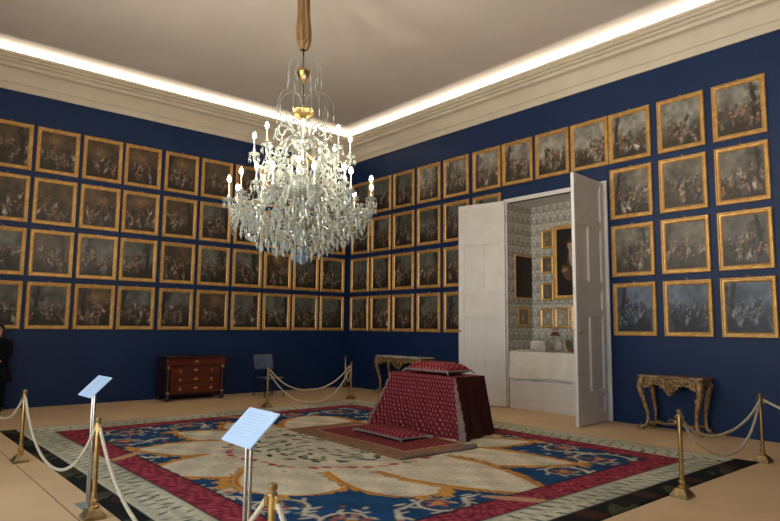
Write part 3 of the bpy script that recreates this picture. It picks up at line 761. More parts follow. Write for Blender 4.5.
# ------------------------------------------------------------------ commode
K = thing('chest_of_drawers', 'dark red mahogany chest of drawers with brass fittings against left wall', 'chest of drawers', (.08, -4.77, 0))
w, d, h = 1.42, .62, .985      # y width, x depth
mb = MB(); mb.box(0, d - .05, -w / 2 + .03, w / 2 - .03, .13, h - .035); mb.build('carcass', M_mahogd, K, 0, .004)
MB().box(-.0, d + .02, -w / 2, w / 2, h - .035, h).build('top', M_mahogd, K, 0, .006)
zs = [(.17, .355), (.365, .555), (.565, .755), (.775, .935)]
for i, (z0, z1) in enumerate(zs):
    wd = w / 2 - .13 if i < 3 else w / 2 - .02
    xf = d - .05 if i < 3 else d - .03
    dr = MB().box(xf - .04, xf + .018, -wd, wd, z0, z1).build('drawer', M_mahog, K, 0, .005)
    if i < 3:
        for y in (-.37, .37):
            m = MB(); m.ball((xf + .03, y, (z0 + z1) / 2 + .01), .012, .026, .026, n=10, m=5); m.tube([(xf + .02, y + .035 * cos(a), (z0 + z1) / 2 - .005 + .03 * sin(a)) for a in np.linspace(pi, 2 * pi, 8)], .005, 6)
            m.build('ring_pull', M_brass, dr)
    m = MB(); m.ball((xf + .02, 0, (z0 + z1) / 2 + .01), .008, .055, .026, n=12, m=5); m.ball((xf + .022, 0, (z0 + z1) / 2 + .03), .007, .02, .018, n=8, m=4)
    m.build('escutcheon', M_brass, dr)
for s in (-1, 1):
    cx, cy = d - .03, s * (w / 2 - .07)
    col = MB().lathe([(.045, .16), (.045, .2), (.037, .21), (.04, .45), (.034, .72), (.045, .73), (.045, .77)], 14, (cx, cy, 0)).build('column', M_mahogd, K)
    MB().lathe([(.047, .165), (.05, .175), (.05, .195), (.043, .205)], 14, (cx, cy, 0)).build('column_base', M_brass, col)
    MB().lathe([(.04, .71), (.05, .725), (.05, .755), (.043, .765)], 14, (cx, cy, 0)).build('column_capital', M_brass, col)
    for x in (.06, d - .035):
        MB().lathe([(.035, 0), (.05, .03), (.055, .07), (.04, .11), (.055, .13), (.055, .16)], 12, (x, cy, 0)).build('foot', M_mahogd, K)
MB().box(.03, d - .06, -w / 2 + .05, w / 2 - .05, .12, .15).build('plinth', M_mahogd, K, 0)

# ------------------------------------------------------------------ modern chair
H = thing('stacking_chair', 'slate grey stacking chair with thin dark legs against the left wall', 'chair', (.95, -3.05, 0))
mb = MB()
def back(u, v): return (-.25 - .10 * v + .03 * (2 * u - 1) ** 2, -.255 + .51 * u, .63 + .36 * v)
mb.grid(back, 10, 6); o = mb.build('backrest', M_plast, H, 60); md = o.modifiers.new('thickness', 'SOLIDIFY'); md.thickness = .018
mb = MB(); mb.grid(lambda u, v: (-.22 + .46 * u, -.24 + .48 * v, .455 + .02 * u ** 3 - .018 * sin(pi * u) * sin(pi * v)), 8, 8)
o = mb.build('seat', M_plast, H, 60); md = o.modifiers.new('thickness', 'SOLIDIFY'); md.thickness = .02
for s in (-1, 1):
    MB().tube([(.27, s * .26, 0), (.24, s * .255, .44)], .012, 8).build('leg', M_dark, H)
    MB().tube([(-.27, s * .26, 0), (-.215, s * .255, .44)], .012, 8).build('leg', M_dark, H)
    MB().tube([(.24, s * .255, .44), (-.215, s * .255, .44), (-.25, s * .25, .62), (-.345, s * .24, .95)], .011, 8).build('side_rail', M_dark, H)
MB().tube([(.235, -.255, .442), (.235, .255, .442)], .011, 8).build('cross_bar', M_steel, H)

# ------------------------------------------------------------------ rococo console tables
def console(x, width, depth, h, lab, topmat):
    t = thing('console_table', lab, 'console table', (x, -.02, 0), 0, 'gilt console tables')
    hw = width / 2
    # serpentine marble top
    n = 28; V = []; top = h
    outline = [(-hw - .05, 0)] + [(-hw - .05 + (width + .1) * k / n, -depth - .03 - .035 * cos(3 * pi * (2 * k / n - 1)) * (1 - .3 * abs(2 * k / n - 1))) for k in range(n + 1)] + [(hw + .05, 0)]
    m = len(outline)
    for z in (top - .032, top - .024, top): V += [(a * (.985 if z < top - .03 else 1), c_ * (.985 if z < top - .03 else 1), z) for a, c_ in outline]
    F = [tuple(range(m))[::-1], tuple(range(2 * m, 3 * m))]
    for l in range(2):
        for k in range(m): F.append((l * m + k, l * m + (k + 1) % m, (l + 1) * m + (k + 1) % m, (l + 1) * m + k))
    o = MB().add(V, F).build('marble_top', topmat, t, 0); fix_normals(o)
    # carved apron: scalloped front and sides with scrolls
    z1 = top - .033
    def apron(p0, p1, nm, front):
        mb = MB(); p0 = np.array(p0); p1 = np.array(p1); nn = 30
        def low(q): 
            s = .10 + .085 * abs(cos(2 * pi * q)) ** 1.5
            if front: s += .10 * math.exp(-((q - .5) / .09) ** 2) 
            return s
        nrm = np.array([p1[1] - p0[1], -(p1[0] - p0[0])]); nrm = nrm / np.linalg.norm(nrm)
        V = []; F = []
        for k in range(nn + 1):
            q = k / nn; p = p0 + (p1 - p0) * q
            for off in (0, .03):
                for z in (z1, z1 - low(q)): V.append((p[0] + nrm[0] * off, p[1] + nrm[1] * off, z))
        for k in range(nn):
            a = 4 * k; b_ = a + 4
            F += [(a, b_, b_ + 1, a + 1), (a + 2, a + 3, b_ + 3, b_ + 2), (a + 1, b_ + 1, b_ + 3, a + 3), (a, a + 2, b_ + 2, b_)]
        mb.add(V, F)
        L = np.linalg.norm(p1 - p0)
        mb.tube([(*(p0 + nrm * .03), z1 - .015), (*(p1 + nrm * .03), z1 - .015)], .016, 8)
        for q in ((.14, .3, .5, .7, .86) if front else (.3, .7)):   # carved scrolls
            p = p0 + (p1 - p0) * q + nrm * .04; f = 1 if q < .5 else -1
            ax = (p1 - p0) / L
            sp = spiral(0, 0, .062, 0 if f > 0 else pi, 1.2, f, 16)
            mb.tube([(p[0] + ax[0] * a, p[1] + ax[1] * a, z1 - .085 + c_) for a, c_ in sp], [.019] * 10 + [.014] * 7, 6)
        return mb, nrm
    fy = -depth + .02
    mb, nrm = apron((-hw + .04, fy), (hw - .04, fy), 'apron', True)
    o = mb.build('apron', M_gilt2, t, 40); fix_normals(o)
    # centre cartouche
    m = MB(); cz = z1 - .15
    for f in (-1, 1):
        m.tube([(f * a, fy - .05, cz + c_) for a, c_ in [(0, .11), (.045, .09), (.075, .03), (.06, -.03), (.03, -.08), (0, -.11)]], [.012, .016, .02, .018, .014, .008], 8)
        m.tube([(f * a, fy - .045, cz + c_) for a, c_ in [(.07, .02), (.12, .05), (.15, .02), (.14, -.02), (.115, -.015)]], [.014, .014, .013, .011, .008], 7)
    m.ball((0, fy - .05, cz), .035, .02, .05); m.build('cartouche', M_gilt2, t)
    for s in (-1, 1):
        a, c_ = ((s * (hw - .03), fy), (s * (hw - .03), -.03)); 
        if s < 0: a, c_ = c_, a
        mb, _ = apron(a, c_, 'side_apron', False)
        o = mb.build('side_apron', M_gilt2, t, 40); fix_normals(o)
        for (yy, back) in ((fy, 0), (-.06, 1)):
            sgn = 0 if back else -1
            pr = [(.0, z1), (.035, z1 - .06), (.06, z1 - .14), (.045, z1 - .26), (.0, z1 - .42), (-.04, z1 - .58), (-.045, .16), (-.01, .07), (.05, .035), (.075, .05), (.065, .08), (.045, .07)]
            rr = [.058, .068, .064, .05, .04, .033, .03, .032, .036, .03, .022, .014]
            if back: pr = [(a_ * .6, z) for a_, z in pr]
            lg = MB().tube([(s * (hw - .05 + a_), yy + (sgn * a_ * .55), z) for a_, z in pr], rr, 10)
            lo = lg.build('leg', M_gilt2, t, 60)
            MB().tube([(s * (hw + a_), yy + sgn * .03, z1 - .12 + c2) for a_, c2 in spiral(0, 0, .06, pi / 2, 1.1, -s, 14)], .017, 6).build('carved_scroll', M_gilt2, lo)
            MB().ball((s * (hw - .06), yy + sgn * .02 - .02, z1 - .36), .026, .018, .06).build('carved_leaf', M_gilt2, lo)
            MB().ball((s * (hw + .01), yy + sgn * .04, .022), .04, .04, .022).build('foot', M_gilt2, lo)
    m = MB()   # curved stretcher joined in the middle
    for s in (-1, 1):
        m.tube([(s * (hw - .06), fy, .10), (s * hw * .7, fy + .1, .13), (s * hw * .4, -depth / 2, .10), (0, -depth / 2, .12)], [.018, .022, .02, .026], 8)
        m.tube([(s * (hw - .06), -.07, .10), (s * hw * .65, -depth * .32, .13), (s * hw * .4, -depth / 2, .10)], [.016, .02, .018], 8)
        m.tube([(s * a, -depth / 2 - .02, .14 + c2) for a, c2 in spiral(.07, 0, .06, 0, 1.1, 1, 14)], .014, 6)
    m.build('stretcher', M_gilt2, t)
    MB().lathe([(.03, .11), (.05, .13), (.045, .17), (.02, .2), (.03, .23), (.008, .27)], 12, (0, -depth / 2, 0)).build('stretcher_urn', M_gilt2, t)
console(9.50, .99, .42, .915, 'carved gilt console table right of the white doors', pm('brown_marble', (164, 134, 92), (120, 92, 62), scale=7, rough=.25))
console(2.72, 1.62, .44, .965, 'carved gilt console table with pale marble top behind the draped desk', M_marble)

# ------------------------------------------------------------------ things on the ledge of the recess
lz = 1.205
def cl(u, v):
    x = DX0 + .03 + (DX1 - DX0 - .06) * u
    L = .8 + .56
    s = v * L
    if s < .78: return (x, .82 - s * 1.045, lz + .004)
    q = (s - .78) / (L - .78)
    hem = .025 * sin(u * 9 + .5) + .02 * sin(u * 4)
    return (x, -.012 - .028 * q * (1 + sin(u * 24)) - .006, lz + .004 - (.545 + hem) * q)
o = MB().grid(cl, 60, 24).build('altar_cloth', M_cloth, None, 60)
tag(o, 'plain ivory cloth hanging over the ledge inside the open doors', 'cloth')
def small_picture(loc, w, h, rz, lab, pal, seed, fw=.05, gold=M_gilt, portrait=False):
    t = thing('small_picture', lab, 'picture', loc, rz, 'pictures inside the recess')
    mb = MB(); V = []; F = []; prof = [(0, 0), (0, .02), (fw * .3, .028), (fw * .7, .02), (fw, .012), (fw, 0)]; m = len(prof)
    for (sx, sz) in ((-1, -1), (1, -1), (1, 1), (-1, 1)):
        for (i, dd) in prof: V.append((sx * (w / 2 - i), -dd, sz * (h / 2 - i)))
    for k in range(4):
        j = (k + 1) % 4
        for q in range(m - 1): F.append((k * m + q, j * m + q, j * m + q + 1, k * m + q + 1))
    o = mb.add(V, F).build('frame', gold, t, 30); fix_normals(o)
    cw, ch = w - 2 * fw + .01, h - 2 * fw + .01
    P = Paint(-cw / 2, cw / 2, -ch / 2, ch / 2, .015, pal)
    if portrait:
        P.dot(-.08, ch * .24, .07, (164, 124, 94), .095); P.dot(-.08, ch * .31, .085, (52, 38, 28), .045)
        P.dot(-.04, -ch * .04, .13, (70, 54, 44), .34); P.dot(-.18, -ch * .16, .09, (86, 62, 46), .2, .5); P.dot(-.06, ch * .06, .055, (150, 132, 116), .2, .1)
        P.dot(-.22, -ch * .12, .08, (150, 112, 84), .04, .4)
    else:
        rg = np.random.default_rng(seed)
        for _ in range(7): P.dot(rg.uniform(-cw * .35, cw * .35), rg.uniform(-ch * .35, ch * .2), cw * .1, np.array(pal) * rg.uniform(.6, 1.8), ch * .14, rg.uniform(-.4, .4), .7)
        P.dot(0, ch * .12, cw * .12, np.array(pal) * 1.25, ch * .1)
    P.a = np.clip(P.a, 0, 255)
    painted_grid('canvas', P, lambda X, Y: (X, X * 0 - .01, Y), M_canvas, t)
yb = .835
small_picture((DX0 + .006, .56, 2.83), .68, .98, pi / 2, 'dark picture with thin gilt frame on the left side of the recess', (34, 22, 18), 1, .035)
small_picture((DX0 + .006, .52, 1.94), .42, .44, pi / 2, 'small gilt picture low on the left side of the recess', (120, 112, 96), 2, .06)
small_picture((6.27, yb, 3.67), .32, .42, 0, 'small gilt picture, uppermost of the column beside the portrait', (104, 92, 74), 3)
small_picture((6.25, yb, 3.10), .32, .40, 0, 'small gilt picture, middle one of the column beside the portrait', (84, 74, 62), 4)
small_picture((6.25, yb, 2.50), .32, .40, 0, 'small gilt picture, lowest of the column beside the portrait', (88, 82, 72), 5)
small_picture((6.93, yb, 3.13), 1.0, 1.62, 0, 'large dark portrait of a seated figure in a broad gilt frame', (22, 16, 14), 6, .085, M_gilt, True)
small_picture((6.23, yb, 1.92), .34, .42, 0, 'small pale picture hung below the column of small gilt pictures', (140, 134, 118), 7)
small_picture((6.62, yb, 1.92), .36, .44, 0, 'small pale picture hung directly under the large portrait', (150, 142, 124), 8)
small_picture((7.0, yb, 1.93), .3, .56, 0, 'narrow green picture under the right part of the portrait', (56, 88, 76), 9)
lz2 = lz + .007
t = thing('casket', 'white lidded box standing on the ivory cloth of the ledge', 'box', (6.42, .31, lz2))
MB().box(-.19, .19, -.11, .11, 0, .16).build('body', M_marble, t, 0, .006)
MB().frustum(.2, .12, .16, .17, .09, .215).build('lid', M_marble, t, 0, .004)
MB().ball((0, 0, .225), .016).build('knob', M_brass, t)
t = thing('prayer_book', 'flat dark red book lying in front of the white box', 'book', (6.22, .085, lz2), .04)
M_redbk = pm('red_leather', (126, 32, 30), (96, 22, 22), scale=9, rough=.5)
MB().box(-.17, .17, -.055, .055, 0, .006).add([], []).build('lower_cover', M_redbk, t, 0)
MB().box(-.16, .162, -.05, .05, .006, .03).build('pages', M_cloth, t, 0)
MB().box(-.17, .17, -.055, .055, .03, .036).build('upper_cover', M_redbk, t, 0)
t = thing('white_jar', 'white porcelain jar standing behind the lamp on the ledge', 'jar', (6.86, .32, lz2))
MB().lathe([(.06, 0), (.075, .02), (.1, .09), (.1, .16), (.07, .205), (.08, .22)], 18).build('body', M_marble, t)
MB().lathe([(.082, .22), (.07, .24), (.02, .255), (.014, .27), (.004, .275)], 18).build('lid', M_marble, t)
t = thing('oval_mirror', 'small oval mirror in a dark stand at the right of the ledge', 'mirror', (7.16, .25, lz2))
MB().tube([(.11 * cos(a), .0, .135 + .115 * sin(a)) for a in np.linspace(0, 2 * pi, 25)], .016, 8, cap=False).build('frame', M_brassd, t)
MB().lathe([(.105, -.004), (.105, .004)], 24).build('glass', M_steel, t)
t.children[-1].location = (0, 0, .135); t.children[-1].rotation_euler = (pi / 2, 0, 0)
MB().box(-.08, .08, -.04, .04, 0, .02).build('base', M_brassd, t, 0, .004)
t = thing('shaded_lamp', 'slim brass lamp with a small brown shade on the ledge', 'lamp', (6.90, .14, lz2))
MB().lathe([(.05, 0), (.05, .012), (.015, .03), (.01, .05), (.01, .4), (.016, .42), (.008, .46)], 14).build('stem', M_brassd, t)
M_shade = pm('brown_shade', (120, 66, 38), (84, 44, 26), scale=9, rough=.7)
MB().lathe([(.11, .33), (.10, .345), (.045, .41), (.04, .41), (.095, .342), (.106, .33)], 20, caps=False).build('lamp_shade', M_shade, t)
MB().lathe([(.075, .45), (.09, .47), (.012, .455), (.01, .45)], 16, caps=False).build('upper_dish', M_brass, t)

# ------------------------------------------------------------------ chandelier
CHX, CHY = 6.8, -5.93
D = thing('chandelier', 'large tiered crystal chandelier with lit candle bulbs hanging from the ceiling', 'chandelier', (CHX, CHY, 2.6))
zb = 2.6
from mathutils import Matrix as _M, Vector as _V
_ax = _V((14.39 - CHX, -10.775 - CHY, 0)).normalized()
D.rotation_euler = _M.Rotation(radians(1.0), 3, _ax).to_euler()     # hangs a touch off plumb, as in the photo
def L_(prof): return [(r, z - zb) for r, z in prof]
# silk sleeve gathered round the chain
def slv(u, v):
    z = 5.80 + (ZC - 5.80) * v
    r = .082 + .022 * math.exp(-((v - .18) / .14) ** 2) if v > .06 else .05 + .8 * v
    r = r * (1 + .16 * sin(u * 2 * pi * 6 + v * 2)); a = 2 * pi * u
    return (r * cos(a), r * sin(a), z - zb)
MB().grid(slv, 48, 30).build('fabric_sleeve', M_sleeve, D, 60)
MB().tube([(.1 * cos(a), .1 * sin(a), 5.94 - zb + .05 * sin(2 * a)) for a in np.linspace(0, 2 * pi, 20)], .022, 6, cap=False).build('sleeve_tie', M_sleeve, D)
MB().lathe(L_([(.012, 4.8), (.012, 5.05), (.03, 5.08), (.012, 5.11), (.012, 5.3), (.022, 5.33), (.012, 5.36), (.012, 5.95)]), 10).build('hanging_rod', M_dark, D)
MB().lathe(L_([(.02, 5.27), (.035, 5.29), (.03, 5.34), (.06, 5.36), (.10, 5.42), (.105, 5.46), (.08, 5.5), (.04, 5.52), (.02, 5.55)]), 20).build('brass_cup', M_brass, D)
MB().lathe(L_([(.02, 4.70), (.05, 4.72), (.10, 4.76), (.17, 4.81), (.19, 4.845), (.185, 4.86), (.1, 4.85), (.03, 4.89), (.015, 4.95)]), 24).build('brass_dish', M_brass, D)
MB().lathe(L_([(.06, 3.98), (.10, 4.0), (.17, 4.08), (.19, 4.13), (.18, 4.15), (.1, 4.14), (.05, 4.18)]), 24).build('brass_collar', M_brass, D)
MB().lathe(L_([(.06, 3.10), (.16, 3.12), (.25, 3.17), (.27, 3.2), (.24, 3.22), (.06, 3.22)]), 24).build('brass_plate', M_brassd, D)
MB().lathe(L_([(.03, 2.8), (.05, 2.86), (.05, 3.05), (.09, 3.1), (.07, 3.3), (.05, 3.4), (.1, 3.55), (.12, 3.65), (.06, 3.8), (.05, 3.95), (.1, 4.05), (.05, 4.2), (.08, 4.35), (.05, 4.5), (.06, 4.62), (.03, 4.72)]), 18).build('glass_stem', M_crys, D)
for nm, pr in (('glass_bowl', [(.05, 3.5), (.18, 3.52), (.30, 3.58), (.36, 3.66), (.35, 3.665), (.28, 3.6), (.05, 3.55)]), ('glass_bowl', [(.05, 4.25), (.12, 4.27), (.14, 4.32), (.165, 4.38), (.155, 4.38), (.12, 4.335), (.05, 4.3)])):
    MB().lathe(L_(pr), 24, caps=False).build(nm, M_crys, D)
MB().lathe(L_([(.004, 2.565), (.03, 2.575), (.075, 2.61), (.09, 2.66), (.075, 2.71), (.05, 2.74), (.085, 2.79), (.03, 2.84)]), 12).build('glass_ball', M_crysb, D, 0, label='pale blue glass ball')
def smooth_path(pts, n=5):
    out = []
    P = [np.array(p, float) for p in pts]; P = [2 * P[0] - P[1]] + P + [2 * P[-1] - P[-2]]
    for i in range(1, len(P) - 2):
        for k in range(n):
            t = k / n; a, b_, c, d_ = P[i - 1:i + 3]
            out.append(.5 * (2 * b_ + (c - a) * t + (2 * a - 5 * b_ + 4 * c - d_) * t * t + (-a + 3 * b_ - 3 * c + d_) * t ** 3))
    out.append(P[-2]); return out
arms = []
def arm_set(n, path, a0, cand, twist=False):
    pts = smooth_path(path)
    er, ez = path[-1]
    am = MB().tube([(r, 0, z - zb) for r, z in pts], .021, 8)
    for k in range(0, len(pts), 2):   # bead nodes along the glass arm
        r, z = pts[k]; am.ball((r, 0, z - zb), .027, n=8, m=4)
    for s in (1, ):   # side curl
        mid = pts[len(pts) // 2]
        am.tube([(mid[0] + x, 0, mid[1] - zb + y) for x, y in spiral(-.02, .10, .10, -pi / 2, 1.2, 1, 16)], [.014] * 9 + [.009] * 8, 6)
    pan = MB().lathe([(.012, -.02), (.035, -.012), (.075, .012), (.082, .022), (.03, .004), (.022, .03), (.03, .055), (.014, .06)], 14)
    for k in range(8):
        a = 2 * pi * k / 8; x, y = .076 * cos(a), .076 * sin(a)
        pan.octa((x, y, -.01), .009, .012, .012); pan.octa((x, y, -.065), .013, .035, .055, a)
    tube_ = MB().lathe([(.009, .055), (.009, cand)], 10); tube_.octa((.0, 0, .07), .022, .03, .02, 0, 6)
    blb = MB().lathe([(.009, cand), (.019, cand + .02), (.025, cand + .045), (.016, cand + .075), (.003, cand + .095)], 10)
    proto = None
    for k in range(n):
        a = a0 + 2 * pi * k / n
        if proto is None:
            o = am.build('arm', M_crys, D); subs = [pan.build('drip_pan', M_crys, o, 0), tube_.build('candle_tube', M_wax, o), blb.build('bulb', M_bulb, o)]
            for s_ in subs: s_.location = (er, 0, ez - zb)
            proto = (o, subs)
        else:
            o = proto[0].copy(); COL.objects.link(o)
            for s_ in proto[1]:
                q = s_.copy(); COL.objects.link(q); q.parent = o
        o.rotation_euler = (0, 0, a); arms.append((a, er, ez))
arm_set(8, [(.06, 4.30), (.17, 4.42), (.30, 4.36), (.40, 4.15), (.51, 4.0), (.62, 4.0), (.69, 4.08), (.70, 4.17)], .22, .24)
arm_set(12, [(.10, 3.45), (.28, 3.64), (.46, 3.62), (.60, 3.42), (.74, 3.28), (.90, 3.27), (1.02, 3.36), (1.04, 3.46)], .10, .26)
arm_set(6, [(.10, 3.60), (.2, 3.8), (.34, 3.84), (.46, 3.66), (.56, 3.54), (.65, 3.54), (.70, 3.60), (.71, 3.68)], .40, .2)
# upright scroll plumes between tiers
for k in range(10):
    a = 2 * pi * k / 10 + .3
    q = MB(); pl = smooth_path([(.10, 4.45), (.2, 4.6), (.32, 4.63), (.40, 4.54), (.38, 4.44), (.32, 4.42), (.30, 4.48)])
    q.tube([(r, 0, z - zb) for r, z in pl], [.016 - .006 * i / len(pl) for i in range(len(pl))], 7); q.octa((.42, 0, 4.46 - zb), .014, .05, .08)
    o = q.build('scroll_plume', M_crys, D); o.rotation_euler = (0, 0, a)
for k in range(12):
    a = 2 * pi * k / 12 + .12
    q = MB(); pl = smooth_path([(.12, 3.75), (.24, 3.98), (.38, 4.0), (.44, 3.86), (.36, 3.78), (.31, 3.85)])
    q.tube([(r, 0, z - zb) for r, z in pl], [.017 - .006 * i / len(pl) for i in range(len(pl))], 7); q.octa((.44, 0, 3.74 - zb), .015, .05, .09)
    o = q.build('scroll_plume', M_crys, D); o.rotation_euler = (0, 0, a)
# wire sprays round the cup and the dish, each with a hanging prism
for (n, r1, z0, zt, z1, off) in ((12, .26, 5.50, 5.62, 5.52, 0), (16, .44, 4.88, 5.10, 4.98, .2)):
    for k in range(n):
        a = 2 * pi * k / n + off; f = .75 + .35 * ((k * 7) % 5) / 5
        q = MB(); q.tube([(r, 0, z - zb) for r, z in smooth_path([(.04, z0), (.08 * f, zt), (r1 * .7 * f, zt + .03), (r1 * f, z1)], 4)], .0014, 4)
        for j in range(4): q.octa((r1 * f, 0, z1 - zb - .02 - .035 * j), .007, .012, .012)
        q.octa((r1 * f, 0, z1 - zb - .20), .012, .05, .12)
        o = q.build('wire_spray', M_crys, D, 0); o.rotation_euler = (0, 0, a)
# bead festoons
def festoon(p, q, sag, r=.011, n=18):
    mb = MB(); p = np.array(p); q = np.array(q)
    for k in range(n + 1):
        t = k / n; c = p + (q - p) * t; c[2] -= sag * 4 * t * (1 - t)
        mb.octa(c, r, r * 1.1, r * 1.1, k, 5)
    return mb
low = [(a, r, z) for (a, r, z) in arms if r > .9]; up = [(a, r, z) for (a, r, z) in arms if z > 4]; midd = [(a, r, z) for (a, r, z) in arms if r < .9 and z < 4]
def P3(a, r, z): return (r * cos(a), r * sin(a), z - zb)
for L, dz, sg in ((low, -.1, .17), (low, -.16, .30), (up, -.08, .16), (midd, -.06, .16)):
    for k in range(len(L)):
        a, r, z = L[k]; a2, r2, z2 = L[(k + 1) % len(L)]
        festoon(P3(a, r * .99, z + dz), P3(a2, r2 * .99, z2 + dz), sg).build('bead_festoon', M_crys, D, 0, kind='stuff')
for (a, r, z) in up: festoon(P3(a, .62, 3.95), P3(a + .1, .92, 3.42), .16, .011, 20).build('bead_festoon', M_crys, D, 0, kind='stuff')
for (a, r, z) in low: festoon(P3(a, .25, 3.95), P3(a, .8, 3.4), .2, .011, 20).build('bead_festoon', M_crys, D, 0, kind='stuff')
# hanging pendants: the hundred nearest ones singly, the rest as one fringe
pen = []
rg = random.Random(3)
rings = [(1.0, 3.40, 36), (.94, 3.28, 40), (.85, 3.17, 40), (.74, 3.06, 38), (.62, 2.97, 34), (.5, 2.95, 28), (.38, 2.9, 22), (.26, 2.86, 16), (.14, 2.80, 9), (.86, 3.30, 36), (.7, 3.22, 32), (.52, 3.16, 26), (.36, 3.4, 24), (.62, 3.95, 24), (.5, 3.98, 20), (.28, 4.25, 16), (.35, 3.6, 22)]
for (r, z, n) in rings:
    for k in range(n):
        a = 2 * pi * k / n + rg.uniform(-.05, .05); pen.append((r * rg.uniform(.96, 1.03), a, z + rg.uniform(-.05, .05), rg.uniform(.8, 1.25)))
view = atan2(-10.775 - CHY, 14.39 - CHX)
pen.sort(key=lambda p: -p[0] * cos(p[1] - view) - (.3 if p[2] < 3.2 else 0))
pp = MB(); pp.octa((0, 0, .0), .012, .016, .012, 0, 6); pp.octa((0, 0, -.035), .014, .018, .018, .4, 6); pp.octa((0, 0, -.115), .021, .045, .07, 0, 6)
po = pp.build('pendant', M_crys, D, 0)
for i, (r, a, z, s) in enumerate(pen[:100]):
    o = po if i == 0 else po.copy()
    if i: COL.objects.link(o)
    o.location = (r * cos(a), r * sin(a), z - zb); o.scale = (s, s, s); o.rotation_euler = (0, 0, a)
mb = MB()
for (r, a, z, s) in pen[100:]:
    c = (r * cos(a), r * sin(a), z - zb)
    mb.octa(c, .012 * s, .016, .012, a, 6); mb.octa((c[0], c[1], c[2] - .035 * s), .014 * s, .018, .018, a, 6); mb.octa((c[0], c[1], c[2] - .115 * s), .021 * s, .045 * s, .07 * s, a, 6)
mb.build('pendant_fringe', M_crys, D, 0, kind='stuff')
mb = MB()
for k in range(1500):    # netted beads of the basket
    a = rg.uniform(0, 2 * pi); t = rg.random() ** .6
    r = .12 + .84 * t; z = 2.86 + .44 * t ** 1.8 + rg.uniform(-.02, .16)
    mb.octa((r * cos(a), r * sin(a), z - zb), .014, .018, .018, a, 5)
for k in range(360):
    a = rg.uniform(0, 2 * pi); t = rg.random(); r = .30 + .34 * (1 - t) ** 1.5 + rg.uniform(-.05, .05); z = 3.5 + .7 * t
    mb.octa((r * cos(a), r * sin(a), z - zb), .013, .02, .02, a, 5)
mb.build('bead_net', M_crys, D, 0, kind='stuff')

